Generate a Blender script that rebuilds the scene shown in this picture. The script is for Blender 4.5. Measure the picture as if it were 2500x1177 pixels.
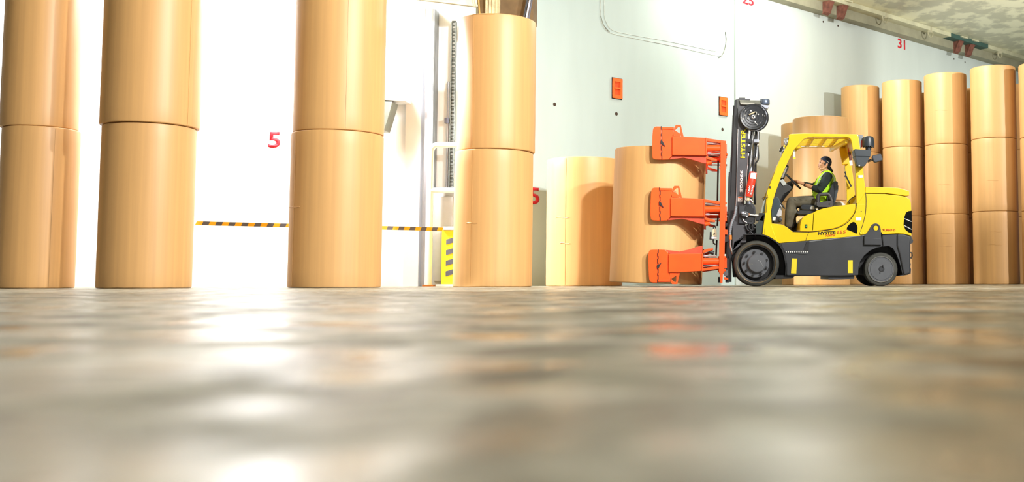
import bpy, bmesh, math, random
from mathutils import Vector, Matrix, Euler

random.seed(7)
for o in list(bpy.data.objects):
    bpy.data.objects.remove(o)
SC = bpy.context.scene
COL = SC.collection
PI = math.pi

# ------------------------------------------------------------------ camera
F_PX, PX, PY = 2600.0, 1760.0, 499.0
HORIZON = 688.5
PITCH = math.atan((HORIZON - PY) / F_PX)
CAM_Z = 0.07
cam_d = bpy.data.cameras.new('camera')
cam = bpy.data.objects.new('camera', cam_d)
COL.objects.link(cam)
SC.camera = cam
cam_d.sensor_width = 36.0
cam_d.sensor_fit = 'HORIZONTAL'
cam_d.lens = F_PX / 2500.0 * 36.0
cam_d.shift_x = -(PX - 1250.0) / 2500.0
cam_d.shift_y = (PY - 588.5) / 2500.0
cam_d.clip_start = 0.02
cam_d.clip_end = 300
CAM_ROT = Matrix.Rotation(PI / 2 + PITCH, 3, 'X') @ Matrix.Rotation(-0.0022, 3, 'Z')
cam.matrix_world = Matrix.Translation((0, 0, CAM_Z)) @ CAM_ROT.to_4x4()
cam_d.dof.use_dof = True
cam_d.dof.focus_distance = 17.0
cam_d.dof.aperture_fstop = 2.9

# ------------------------------------------------------------------ world, lights, exposure
SC.view_settings.view_transform = 'Standard'
SC.view_settings.look = 'None'
SC.view_settings.exposure = 0.0
SC.view_settings.gamma = 1.0
world = bpy.data.worlds.new('world')
SC.world = world
world.use_nodes = True
world.node_tree.nodes['Background'].inputs[0].default_value = (0.93, 0.96, 1.0, 1)
world.node_tree.nodes['Background'].inputs[1].default_value = 0.21


def lamp(name, kind, loc, power, size=0.3, target=None, color=(1, 1, 1), size_y=None, spot=None):
    d = bpy.data.lights.new(name, kind)
    d.energy = power
    d.color = color
    if kind == 'AREA':
        d.shape = 'RECTANGLE'
        d.size = size
        d.size_y = size_y or size
    else:
        d.shadow_soft_size = size
    if kind == 'SPOT':
        d.spot_size = spot or 1.6
        d.spot_blend = 0.6
    o = bpy.data.objects.new(name, d)
    COL.objects.link(o)
    o.location = loc
    if target is not None:
        o.rotation_euler = (Vector(target) - Vector(loc)).to_track_quat('-Z', 'Y').to_euler()
    return o


# hall floodlights under the deck, and a few added fill lamps
lamp('floodlight_front', 'SPOT', (8.0, 0.5, 6.6), 1700, 0.22, (-2.0, 18, 1.5), (1, 0.99, 0.97), spot=1.9)
lamp('floodlight_key', 'SPOT', (6.5, 7.5, 6.5), 5600, 0.18, (-3.5, 16.5, 1.8), (1, 0.99, 0.97), spot=1.6)
lamp('left_rolls_fill', 'SPOT', (3.0, 7.0, 6.5), 5800, 0.18, (-7.0, 15.5, 1.8), (1, 0.99, 0.97), spot=1.3)  # added fill lamp to lift the left rolls and the clamped one
lamp('floodlight_right', 'SPOT', (17.6, 9.6, 6.6), 10000, 0.2, (7.0, 25.2, 2.6), (1, 0.99, 0.97), spot=0.80)
lamp('floodlight_wall', 'POINT', (1.7, 23.6, 6.9), 330, 0.25, None, (1, 0.99, 0.97))
lamp('floodlight_stacks', 'SPOT', (1.2, 19.6, 6.9), 3400, 0.15, (5.8, 25.0, 4.6), (1, 0.99, 0.97), spot=0.85)
lamp('deck_uplight_fill', 'SPOT', (9.6, 25.0, 3.0), 850, 0.3, (6.5, 31.0, 7.3), (1, 0.99, 0.92), spot=2.0)  # added lamp pointing up, only there to brighten the ceiling
lamp('floodlight_left_wall', 'AREA', (-9.5, 17.2, 6.6), 1000, 6.0, (-10.5, 20.0, 2.2), (0.97, 0.98, 1.0), size_y=0.5)
lamp('floodlight_left_bay', 'POINT', (-7.5, 18.2, 5.4), 500, 0.3, None, (0.98, 0.98, 1.0))
lamp('floodlight_left_spot', 'SPOT', (-7.7, 18.1, 5.0), 7000, 0.25, (-3.3, 18.2, 2.0), (0.98, 0.98, 1.0), spot=1.1)
lamp('foreground_fill', 'AREA', (-2.0, 1.8, 6.9), 330, 9.0, (-2.0, 1.8, 0), (1, 0.98, 0.93), size_y=1.0)  # added fill over the foreground floor, not a real row of lights


# ------------------------------------------------------------------ geometry helpers
def ray(px, py):
    d = Vector(((px - PX) / F_PX, (PY - py) / F_PX, -1.0))
    return CAM_ROT @ d


def P(px, py, Y):
    d = ray(px, py)
    t = Y / d.y
    return Vector((d.x * t, Y, CAM_Z + d.z * t))


WALL_C, WALL_K = 24.5, 1.044            # slanted wall:  Y = C + K * X
WT = Vector((1, WALL_K, 0)).normalized()
WN = Vector((WALL_K, -1, 0)).normalized()   # towards the hall


def W(px, py, off=0.0):
    """point of the slanted wall seen at that place; off = distance in front of it"""
    d = ray(px, py)
    c = WALL_C - off * math.sqrt(1 + WALL_K ** 2)
    t = c / (d.y - WALL_K * d.x)
    return Vector((d.x * t, d.y * t, CAM_Z + d.z * t))


def srgb(r, g, b):
    def f(c):
        c /= 255.0
        return c / 12.92 if c <= 0.04045 else ((c + 0.055) / 1.055) ** 2.4
    return (f(r), f(g), f(b))


MATS = {}


def mat(name, color, rough=0.5, metal=0.0, var=0.06, scale=6.0, bump=0.0, bscale=40.0, stretch=(1, 1, 1),
        spec=0.5, coat=0.0, emit=None, estr=0.0, trans=0.0, coord='Object', edge=(0.3, 0.7)):
    if name in MATS:
        return MATS[name]
    m = bpy.data.materials.new(name)
    m.use_nodes = True
    nt = m.node_tree
    b = nt.nodes['Principled BSDF']
    b.inputs['Roughness'].default_value = rough
    b.inputs['Metallic'].default_value = metal
    b.inputs['Specular IOR Level'].default_value = spec
    b.inputs['Coat Weight'].default_value = coat
    b.inputs['Coat Roughness'].default_value = 0.1
    if trans:
        b.inputs['Transmission Weight'].default_value = trans
    tc = nt.nodes.new('ShaderNodeTexCoord')
    mp = nt.nodes.new('ShaderNodeMapping')
    mp.inputs['Scale'].default_value = stretch
    nt.links.new(tc.outputs[coord], mp.inputs['Vector'])
    nz = nt.nodes.new('ShaderNodeTexNoise')
    nz.inputs['Scale'].default_value = scale
    nz.inputs['Detail'].default_value = 4
    nt.links.new(mp.outputs[0], nz.inputs['Vector'])
    cr = nt.nodes.new('ShaderNodeValToRGB')
    cr.color_ramp.elements[0].position = edge[0]
    cr.color_ramp.elements[1].position = edge[1]
    cr.color_ramp.elements[0].color = tuple(max(0, c * (1 - var)) for c in color) + (1,)
    cr.color_ramp.elements[1].color = tuple(min(1, c * (1 + var)) for c in color) + (1,)
    nt.links.new(nz.outputs[0], cr.inputs[0])
    nt.links.new(cr.outputs[0], b.inputs['Base Color'])
    if bump:
        n2 = nt.nodes.new('ShaderNodeTexNoise')
        n2.inputs['Scale'].default_value = bscale
        nt.links.new(mp.outputs[0], n2.inputs['Vector'])
        bp = nt.nodes.new('ShaderNodeBump')
        bp.inputs['Strength'].default_value = bump
        bp.inputs['Distance'].default_value = 0.01
        nt.links.new(n2.outputs[0], bp.inputs['Height'])
        nt.links.new(bp.outputs[0], b.inputs['Normal'])
    if emit:
        b.inputs['Emission Color'].default_value = emit + (1,)
        b.inputs['Emission Strength'].default_value = estr
    MATS[name] = m
    return m


KRAFT = mat('kraft_paper', (0.60, 0.34, 0.13), 0.45, var=0.07, scale=3.0, stretch=(5, 5, 0.12), bump=0.025, bscale=6, spec=0.45)
KRAFT_DARK = mat('kraft_seam', (0.30, 0.16, 0.06), 0.7)
CORE = mat('core_board', (0.22, 0.14, 0.08), 0.8)
YEL = mat('yellow_paint', (0.90, 0.60, 0.0), 0.32, var=0.02, coat=0.3)
YEL2 = mat('yellow_marking', (0.85, 0.66, 0.02), 0.45, var=0.04)
GREY = mat('charcoal_paint', (0.036, 0.038, 0.043), 0.45, var=0.12, scale=4, bump=0.04, bscale=200)
MASTG = mat('mast_grey', (0.075, 0.075, 0.082), 0.38, var=0.15, scale=5)
BLK = mat('black_steel', (0.012, 0.012, 0.013), 0.5, var=0.3)
PLAST = mat('black_plastic', (0.035, 0.045, 0.055), 0.38, var=0.1)
RUB = mat('tyre_rubber', (0.055, 0.055, 0.045), 0.75, var=0.25, scale=12, bump=0.15, bscale=60)
RIM = mat('wheel_grey', (0.10, 0.105, 0.115), 0.45, var=0.12)
RED = mat('clamp_red', (0.90, 0.088, 0.006), 0.36, var=0.08, scale=4, coat=0.2)
RED2 = mat('extinguisher_red', (0.80, 0.05, 0.02), 0.3, var=0.03, coat=0.3)
STEEL = mat('bright_steel', (0.62, 0.62, 0.62), 0.3, metal=0.9, var=0.1)
CREAM = mat('cream_valve', (0.66, 0.56, 0.36), 0.45, var=0.1)
ORFIT = mat('brass_fitting', (0.70, 0.24, 0.05), 0.4, metal=0.4)
HOSE = mat('grey_hose', (0.20, 0.22, 0.24), 0.55, var=0.25, scale=60)
VINYL = mat('black_vinyl', (0.022, 0.026, 0.032), 0.3, var=0.2)
WHITE = mat('white_paint', (0.85, 0.85, 0.83), 0.45, var=0.03)
LABEL = mat('label_white', (0.85, 0.84, 0.80), 0.5, var=0.05)
LTXT = mat('letter_black', (0.015, 0.015, 0.02), 0.5)
LRED = mat('letter_red', (0.75, 0.10, 0.02), 0.5)
LYEL = mat('letter_yellow', (0.90, 0.80, 0.03), 0.5)
LWHT = mat('letter_white', (0.85, 0.85, 0.85), 0.5)
NRED = mat('number_red', (0.72, 0.015, 0.03), 0.6, var=0.2, scale=30)
SKIN = mat('skin', (0.50, 0.25, 0.13), 0.5, var=0.06, scale=20)
SHIRT = mat('dark_green_shirt', (0.010, 0.019, 0.018), 0.9, var=0.3, scale=9, bump=0.25, bscale=25)
HIVIS = mat('hi_vis', (0.42, 0.74, 0.012), 0.7, var=0.08, scale=14, bump=0.2, bscale=30)
REFL = mat('reflective_band', (0.42, 0.46, 0.40), 0.35, var=0.1)
PANTS = mat('khaki_trousers', (0.115, 0.105, 0.075), 0.9, var=0.3, scale=9, bump=0.3, bscale=22)
NAVY = mat('navy_cap', (0.010, 0.018, 0.045), 0.8, var=0.2, scale=20)
HAIR = mat('black_hair', (0.012, 0.010, 0.009), 0.6, var=0.3, scale=60)
GLASSM = mat('mirror_glass', (0.85, 0.85, 0.88), 0.08, metal=1.0, var=0.02)
LENS = mat('lamp_lens', (0.80, 0.84, 0.95), 0.1, var=0.03, spec=0.8)
AMB = mat('amber_lens', (0.95, 0.45, 0.03), 0.2)
ORANGE = mat('socket_orange', (0.90, 0.16, 0.02), 0.5, var=0.15, scale=12)
ORANGE_D = mat('socket_inner', (0.75, 0.09, 0.012), 0.6, var=0.2)
STRIPEG = mat('stripe_grey', (0.10, 0.10, 0.13), 0.5, var=0.1)
STRIPEY = mat('stripe_amber', (0.95, 0.47, 0.0), 0.5, var=0.05)
GALV = mat('galvanised', (0.42, 0.44, 0.50), 0.4, metal=0.5, var=0.12, scale=3, stretch=(4, 4, 0.3))
BROWN = mat('rusty_brown', (0.20, 0.075, 0.05), 0.7, var=0.35, scale=10)
OLIVE = mat('olive_girder', (0.33, 0.32, 0.22), 0.6, var=0.12, scale=3)
UMBER = mat('umber_recess', (0.17, 0.105, 0.045), 0.7, var=0.3, scale=3)
HOOKM = mat('hook_steel', (0.42, 0.40, 0.26), 0.5, var=0.1)
PANELG = mat('grey_panel', (0.42, 0.42, 0.40), 0.6, var=0.05)
DGREEN = mat('green_gap', (0.05, 0.11, 0.09), 0.7)


def finish(bm, name, m, parent=None, bevel=0.0, seg=2, smooth=True, ang=0.6):
    if bevel > 0:
        bmesh.ops.remove_doubles(bm, verts=bm.verts, dist=1e-5)
        bmesh.ops.recalc_face_normals(bm, faces=bm.faces)
        es = [e for e in bm.edges if len(e.link_faces) == 2 and e.calc_face_angle(0) > 0.5]
        if es:
            bmesh.ops.bevel(bm, geom=es, offset=bevel, segments=seg, affect='EDGES', clamp_overlap=True, profile=0.6)
    bmesh.ops.recalc_face_normals(bm, faces=bm.faces)
    me = bpy.data.meshes.new(name)
    bm.to_mesh(me)
    bm.free()
    if smooth:
        for p in me.polygons:
            p.use_smooth = True
        me.set_sharp_from_angle(angle=ang)
    me.materials.append(m)
    o = bpy.data.objects.new(name, me)
    COL.objects.link(o)
    if bevel > 0:
        wn = o.modifiers.new('even_normals', 'WEIGHTED_NORMAL')
        wn.keep_sharp = True
        wn.weight = 90
    if parent:
        o.parent = parent
        base = parent
        off = Vector((0, 0, 0))
        while base:
            off += base.location
            base = base.parent
        me.transform(Matrix.Translation(-off))
    return o


def thing(name, label, cat, loc=(0, 0, 0), group=None):
    o = bpy.data.objects.new(name, None)
    COL.objects.link(o)
    o.location = loc
    o.empty_display_size = 0.1
    tag(o, label, cat, group)
    return o


def tag(o, label, cat, group=None):
    o['label'] = label
    o['category'] = cat
    if group:
        o['group'] = group
    return o


def struct(o):
    o['kind'] = 'structure'
    return o


def b_box(bm, lo, hi, M=None):
    lo, hi = Vector(lo), Vector(hi)
    c = (lo + hi) / 2
    s = hi - lo
    mt = Matrix.Translation(c) @ Matrix.Diagonal((s.x, s.y, s.z, 1))
    if M is not None:
        mt = M @ mt
    bmesh.ops.create_cube(bm, size=1, matrix=mt)


def b_prism(bm, pts, vec):
    """pts: list of Vectors (closed outline), extruded along vec"""
    a = [bm.verts.new(p) for p in pts]
    b = [bm.verts.new(p + vec) for p in pts]
    n = len(pts)
    bm.faces.new(a)
    bm.faces.new(list(reversed(b)))
    for i in range(n):
        j = (i + 1) % n
        bm.faces.new((a[i], b[i], b[j], a[j]))


def slab(name, px, Y0, Y1, m, parent=None, bevel=0.0, seg=2):
    """side profile given where it is seen at depth Y0, real thickness Y1-Y0"""
    bm = bmesh.new()
    b_prism(bm, [P(x, y, Y0) for x, y in px], Vector((0, Y1 - Y0, 0)))
    return finish(bm, name, m, parent, bevel, seg)


def frames(pts):
    fr = []
    t0 = (pts[1] - pts[0]).normalized()
    up = Vector((0, 0, 1)) if abs(t0.z) < 0.9 else Vector((0, 1, 0))
    n = t0.cross(up).normalized()
    for i, p in enumerate(pts):
        if i == 0:
            t = (pts[1] - pts[0])
        elif i == len(pts) - 1:
            t = pts[-1] - pts[-2]
        else:
            t = (pts[i + 1] - pts[i]).normalized() + (pts[i] - pts[i - 1]).normalized()
        t = t.normalized() if t.length > 1e-9 else t0
        n = (n - t * n.dot(t)).normalized()
        fr.append((p, n, t.cross(n)))
    return fr


def b_tube(bm, pts, r, seg=12, closed=False):
    pts = [Vector(p) for p in pts]
    rs = r if isinstance(r, (list, tuple)) else [r] * len(pts)
    rings = []
    for (p, a, b), rr in zip(frames(pts), rs):
        rings.append([bm.verts.new(p + (a * math.cos(2 * PI * k / seg) + b * math.sin(2 * PI * k / seg)) * rr) for k in range(seg)])
    n = len(rings)
    for i in range(n - 1 + (1 if closed else 0)):
        A, B = rings[i], rings[(i + 1) % n]
        for k in range(seg):
            j = (k + 1) % seg
            bm.faces.new((A[k], A[j], B[j], B[k]))
    if not closed:
        bm.faces.new(list(reversed(rings[0])))
        bm.faces.new(rings[-1])


def smooth_path(pts, n=6):
    pts = [Vector(p) for p in pts]
    out = []
    for i in range(len(pts) - 1):
        p0 = pts[max(i - 1, 0)]
        p1, p2 = pts[i], pts[i + 1]
        p3 = pts[min(i + 2, len(pts) - 1)]
        for k in range(n):
            t = k / n
            out.append(0.5 * ((2 * p1) + (p2 - p0) * t + (2 * p0 - 5 * p1 + 4 * p2 - p3) * t * t + (3 * p1 - p0 - 3 * p2 + p3) * t ** 3))
    out.append(pts[-1])
    return out


def smooth2(pts, n=5):
    v = smooth_path([Vector((x, y, 0)) for x, y in pts], n)
    return [(p.x, p.y) for p in v]


def tube(name, pts, r, m, parent=None, seg=12, closed=False):
    bm = bmesh.new()
    b_tube(bm, pts, r, seg, closed)
    return finish(bm, name, m, parent, ang=0.9)


def b_lathe(bm, prof, c, axis='Y', seg=48, M=None, closed=False):
    """prof: list of (radius, along)"""
    c = Vector(c)
    rings = []
    for r, h in prof:
        ring = []
        for k in range(seg):
            a = 2 * PI * k / seg
            if axis == 'Y':
                v = Vector((r * math.cos(a), h, r * math.sin(a)))
            elif axis == 'Z':
                v = Vector((r * math.cos(a), r * math.sin(a), h))
            else:
                v = Vector((h, r * math.cos(a), r * math.sin(a)))
            if M is not None:
                v = M @ v
            ring.append(bm.verts.new(c + v))
        rings.append(ring)
    for i in range(len(rings) - (0 if closed else 1)):
        A, B = rings[i], rings[(i + 1) % len(rings)]
        for k in range(seg):
            j = (k + 1) % seg
            bm.faces.new((A[k], A[j], B[j], B[k]))
    if not closed:
        bm.faces.new(list(reversed(rings[0])))
        bm.faces.new(rings[-1])


def lathe(name, prof, c, m, parent=None, axis='Y', seg=48, M=None, closed=False):
    bm = bmesh.new()
    b_lathe(bm, prof, c, axis, seg, M, closed)
    return finish(bm, name, m, parent, ang=0.7)


def text(name, body, origin, xdir, ydir, height, m, parent=None, width=None, depth=0.004, bold=0.0, space=1.0):
    """lettering whose lower-left corner is origin"""
    cu = bpy.data.curves.new(name, 'FONT')
    cu.body = body
    cu.size = 1.0
    cu.offset = bold
    cu.space_character = space
    cu.resolution_u = 4
    t = bpy.data.objects.new('tmp', cu)
    COL.objects.link(t)
    dg = bpy.context.evaluated_depsgraph_get()
    me = bpy.data.meshes.new_from_object(t.evaluated_get(dg))
    bpy.data.objects.remove(t)
    xs = [v.co.x for v in me.vertices]
    ys = [v.co.y for v in me.vertices]
    x0, x1, y0, y1 = min(xs), max(xs), min(ys), max(ys)
    s = height / (y1 - y0)
    sx = s if width is None else width / (x1 - x0)
    xdir, ydir = Vector(xdir).normalized(), Vector(ydir).normalized()
    zdir = xdir.cross(ydir)
    bm = bmesh.new()
    bm.from_mesh(me)
    bpy.data.meshes.remove(me)
    for v in bm.verts:
        v.co = Vector(origin) + xdir * ((v.co.x - x0) * sx) + ydir * ((v.co.y - y0) * s)
    r = bmesh.ops.extrude_face_region(bm, geom=list(bm.faces))
    for g in r['geom']:
        if isinstance(g, bmesh.types.BMVert):
            g.co += zdir * depth
    return finish(bm, name, m, parent, smooth=False)


def px_text(name, body, x0, y0, x1, y1, Y, m, parent, **kw):
    """lettering on a face that looks at the camera side (-Y): box x0..x1, y0(top)..y1(bottom) at depth Y"""
    a = P(x0, y1, Y)
    b = P(x1, y1, Y)
    c = P(x0, y0, Y)
    return text(name, body, a, b - a, (0, 0, 1), (c - a).length, m, parent, width=(b - a).length, **kw)


# ------------------------------------------------------------------ setting
def floor_material():
    m = bpy.data.materials.new('worn_floor')
    m.use_nodes = True
    nt = m.node_tree
    b = nt.nodes['Principled BSDF']
    tc = nt.nodes.new('ShaderNodeTexCoord')

    def noise(sc, det=4, dist=0.0, st=(1, 1, 1)):
        mp = nt.nodes.new('ShaderNodeMapping')
        mp.inputs['Scale'].default_value = st
        nt.links.new(tc.outputs['Object'], mp.inputs['Vector'])
        n = nt.nodes.new('ShaderNodeTexNoise')
        n.inputs['Scale'].default_value = sc
        n.inputs['Detail'].default_value = det
        n.inputs['Distortion'].default_value = dist
        nt.links.new(mp.outputs[0], n.inputs['Vector'])
        return n

    def ramp(src, *st):
        r = nt.nodes.new('ShaderNodeValToRGB')
        el = r.color_ramp.elements
        el[0].position, el[0].color = st[0][0], st[0][1] + (1,)
        el[1].position, el[1].color = st[-1][0], st[-1][1] + (1,)
        for p, c in st[1:-1]:
            e = el.new(p)
            e.color = c + (1,)
        nt.links.new(src.outputs[0], r.inputs[0])
        return r
    base = ramp(noise(3.2, 5, 0.6), (0.32, (0.14, 0.125, 0.075)), (0.45, (0.28, 0.262, 0.185)), (0.56, (0.43, 0.415, 0.335)), (0.68, (0.64, 0.635, 0.59)))
    dark = ramp(noise(4.5, 6, 1.0, (1, 0.8, 1)), (0.50, (0.0, 0.0, 0.0)), (0.60, (1.0, 1.0, 1.0)))
    mix = nt.nodes.new('ShaderNodeMixRGB')
    mix.blend_type = 'MULTIPLY'
    mix.inputs[2].default_value = (0.30, 0.27, 0.22, 1)
    nt.links.new(dark.outputs[0], mix.inputs[0])
    nt.links.new(base.outputs[0], mix.inputs[1])
    fine = ramp(noise(15, 5, 0.8), (0.38, (0.62, 0.60, 0.55)), (0.62, (1.15, 1.15, 1.15)))
    mix2 = nt.nodes.new('ShaderNodeMixRGB')
    mix2.blend_type = 'MULTIPLY'
    mix2.inputs[0].default_value = 1.0
    nt.links.new(mix.outputs[0], mix2.inputs[1])
    nt.links.new(fine.outputs[0], mix2.inputs[2])
    nt.links.new(mix2.outputs[0], b.inputs['Base Color'])
    rg = ramp(noise(5.0, 5, 0.5), (0.35, (0.20,) * 3), (0.65, (0.60,) * 3))
    nt.links.new(rg.outputs[0], b.inputs['Roughness'])
    bp = nt.nodes.new('ShaderNodeBump')
    bp.inputs['Strength'].default_value = 0.25
    bp.inputs['Distance'].default_value = 0.004
    nt.links.new(noise(9, 5).outputs[0], bp.inputs['Height'])
    nt.links.new(bp.outputs[0], b.inputs['Normal'])
    return m


bm = bmesh.new()
b_box(bm, (-30, -6, -0.3), (30, 60, 0))
struct(finish(bm, 'floor', floor_material(), smooth=False))

CEIL_Z = 7.3
CEIL = mat('deck_underside', (0.74, 0.73, 0.52), 0.30, var=0.22, edge=(0.44, 0.56), scale=2.4, stretch=(1, 0.7, 1), bump=0.15, bscale=1.5)
bm = bmesh.new()
b_box(bm, (-30, -6, CEIL_Z), (30, 60, CEIL_Z + 0.3))
ceiling = struct(finish(bm, 'ceiling', CEIL, smooth=False))

PALE = mat('pale_green_steel', (0.54, 0.65, 0.63), 0.5, var=0.035, scale=1.2, stretch=(1.5, 1.5, 0.35), bump=0.12, bscale=0.6)
PALE2 = mat('pale_cream_steel', (0.60, 0.67, 0.63), 0.5, var=0.035, scale=1.2, stretch=(1.5, 1.5, 0.35), bump=0.12, bscale=0.6)
WWALL = mat('white_wall_paint', (0.90, 0.90, 0.90), 0.6, var=0.01)


def wall_seg(name, X0, X1, off, m):
    bm = bmesh.new()
    a = Vector((X0, WALL_C + WALL_K * X0, -0.02)) + WN * off
    b = Vector((X1, WALL_C + WALL_K * X1, -0.02)) + WN * off
    b_prism(bm, [a, b, b + Vector((0, 0, CEIL_Z + 0.05)), a + Vector((0, 0, CEIL_Z + 0.05))], -WN * 0.3)
    return struct(finish(bm, name, m, smooth=False))


wall_back = wall_seg('wall_back', -4.6, 0.315, 0.0, PALE)
wall_right = wall_seg('wall_right', 0.315, 17.0, 0.05, PALE2)

LW_Y = 20.0
bm = bmesh.new()
b_box(bm, (-22, LW_Y, -0.02), (-4.2, LW_Y + 0.3, CEIL_Z + 0.02))
wall_left = struct(finish(bm, 'wall_left', WWALL, smooth=False))
# pillar of the left wall
bm = bmesh.new()
a, b = P(988, 400, LW_Y - 0.15).x, P(1026, 400, LW_Y - 0.15).x
b_box(bm, (a, LW_Y - 0.15, -0.01), (b, LW_Y + 0.01, CEIL_Z + 0.01))
struct(finish(bm, 'trim_1', WWALL, bevel=0.01))

# painted numbers
def wall_number(body, x0, x1, ytop, ybot, name='painted_number', off=0.006, parent=None):
    a = W(x0, ybot, off)
    b = W(x1, ybot, off)
    wdt = (Vector((b.x, b.y, 0)) - Vector((a.x, a.y, 0))).length
    hgt = W(x0, ytop, off).z - a.z
    return text(name, body, a, WT, (0, 0, 1), hgt, NRED, parent, width=wdt, bold=0.02, depth=0.003)


wall_number('5', 1290, 1317, 457, 498, parent=wall_back)
wall_number('25', 1812, 1840, -16, 8, off=0.056, parent=wall_right)
wall_number('31', 2192, 2210, 93, 117, off=0.056, parent=wall_right)
px_text('painted_number', '5', 654, 322, 684, 361, LW_Y - 0.003, NRED, wall_left, bold=0.02, depth=0.003)

# round holes in the plating
for (x, y) in ((1354, 255), (1505, 278), (1764, 316)):
    bm = bmesh.new()
    c = W(x, y, 0.003)
    M = Matrix((WT, Vector((0, 0, 1)), WN)).transposed()
    b_lathe(bm, [(0.036, -0.02), (0.038, 0.0), (0.034, 0.003), (0.02, 0.002)], c, 'Z', 20, M)
    finish(bm, 'drain_hole', mat('hole_dark', (0.06, 0.035, 0.02), 0.7, var=0.4, scale=40), wall_back)
for (x, y) in ((2010, 53), (2046, 63), (2329, 144), (2356, 152)):
    bm = bmesh.new()
    M = Matrix((WT, Vector((0, 0, 1)), WN)).transposed()
    b_lathe(bm, [(0.024, -0.02), (0.026, 0.003), (0.018, 0.004), (0.01, 0.003)], W(x, y, 0.055), 'Z', 16, M)
    finish(bm, 'drain_hole', MATS['hole_dark'], wall_right)

# outline of the closed hatch: two fine ribs with rounded corners
def hatch_rib(pxs, r, off):
    p = smooth_path([W(x, y, off) for x, y in pxs], 6)
    return p


bm = bmesh.new()
b_tube(bm, hatch_rib([(1466, -30), (1466, 0), (1467, 38), (1473, 62), (1490, 80), (1540, 92), (1640, 112), (1745, 135), (1762, 133), (1771, 112), (1772, 80), (1772, 0), (1772, -30)], 0, 0.004), 0.010, 6)
b_tube(bm, hatch_rib([(1475, -30), (1475, 0), (1476, 40), (1482, 58), (1496, 74), (1540, 85), (1640, 103), (1740, 124), (1757, 123), (1765, 108), (1766, 80), (1766, 0), (1766, -30)], 0, 0.004), 0.008, 6)
finish(bm, 'hatch_rim', mat('hatch_rib', (0.60, 0.66, 0.62), 0.6, var=0.3, scale=8), wall_back)
bm = bmesh.new()
b_tube(bm, hatch_rib([(1771, 78), (1773, 98), (1770, 118), (1763, 134), (1755, 141)], 0, 0.012), 0.012, 6)
b_tube(bm, hatch_rib([(1467, 40), (1474, 62), (1488, 78)], 0, 0.012), 0.009, 6)
finish(bm, 'hatch_gasket', mat('hatch_gasket', (0.20, 0.22, 0.18), 0.6, var=0.5, scale=20), wall_back)

# orange lashing sockets
def lashing_socket(x0, x1, yt, yb, label):
    A = W(x0, yt, 0.0)
    B = W(x1, yb, 0.0)
    c = W((x0 + x1) / 2, (yt + yb) / 2, 0.0)
    w = (Vector((B.x, B.y)) - Vector((A.x, A.y))).length / 2
    h = (W((x0 + x1) / 2, yt).z - W((x0 + x1) / 2, yb).z) / 2
    root = thing('lashing_socket', label, 'wall socket', c, 'orange lashing sockets in the steel wall')
    M = Matrix.Translation(c) @ Matrix((WT, Vector((0, 0, 1)), WN)).transposed().to_4x4()
    bm = bmesh.new()
    t = 0.28 * w
    b_box(bm, (-w, -h, 0.0), (w, -0.66 * h, 0.035), M)
    b_box(bm, (-w, 0.66 * h, 0.0), (w, h, 0.035), M)
    b_box(bm, (-w, -h, 0.0), (-0.62 * w, h, 0.034), M)
    b_box(bm, (0.55 * w, -h, 0.0), (w, h, 0.034), M)
    finish(bm, 'frame', ORANGE, root)
    bm = bmesh.new()
    b_box(bm, (-0.66 * w, -0.08 * h, 0.0), (0.6 * w, 0.10 * h, 0.045), M)
    finish(bm, 'crossbar', ORANGE, root, 0.004)
    bm = bmesh.new()
    b_box(bm, (-0.95 * w, -0.95 * h, 0.001), (0.95 * w, 0.95 * h, 0.008), M)
    finish(bm, 'back_plate', ORANGE_D, root)
    bm = bmesh.new()
    for s in (-1, 1):
        b_box(bm, (-1.04 * w, s * 1.03 * h - 0.006, 0), (1.04 * w, s * 1.03 * h + 0.006, 0.012), M)
    b_box(bm, (1.0 * w, -1.03 * h, 0), (1.05 * w, 1.03 * h, 0.012), M)
    b_box(bm, (-1.05 * w, -1.03 * h, 0), (-1.0 * w, 1.03 * h, 0.012), M)
    finish(bm, 'weld_edge', BLK, root)


lashing_socket(1494, 1517.5, 192, 241, 'orange two-slot lashing socket high in the pale wall left of the clamp arms')
lashing_socket(1755, 1774.5, 238, 282, 'orange two-slot lashing socket in the pale wall just left of the mast top')

# girder along the top of the slanted wall, with brackets and hooks
def along_wall_box(name, x0, x1, z0, z1, d0, d1, m, parent=None, bevel=0.0):
    """x0,x1: world X along the wall; d: distance in front of the wall"""
    a = Vector((x0, WALL_C + WALL_K * x0, 0))
    b = Vector((x1, WALL_C + WALL_K * x1, 0))
    bm = bmesh.new()
    pts = [a + WN * d0, a + WN * d1, b + WN * d1, b + WN * d0]
    b_prism(bm, [p + Vector((0, 0, z0)) for p in pts], Vector((0, 0, z1 - z0)))
    return finish(bm, name, m, parent, bevel)


struct(along_wall_box('trim_2', 0.9, 17.0, 6.95, CEIL_Z, 0.04, 0.35, OLIVE))
FL = mat('ledge_cream', (0.62, 0.61, 0.42), 0.45, var=0.15, scale=2)
struct(along_wall_box('trim_3', 0.9, 17.0, 7.19, CEIL_Z, 0.33, 0.62, FL))
ga, gb = W(2292, 95, 0.6).x, W(2385, 125, 0.6).x
struct(along_wall_box('trim_6', ga, gb, 7.18, CEIL_Z, 0.34, 0.63, DGREEN))


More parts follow.
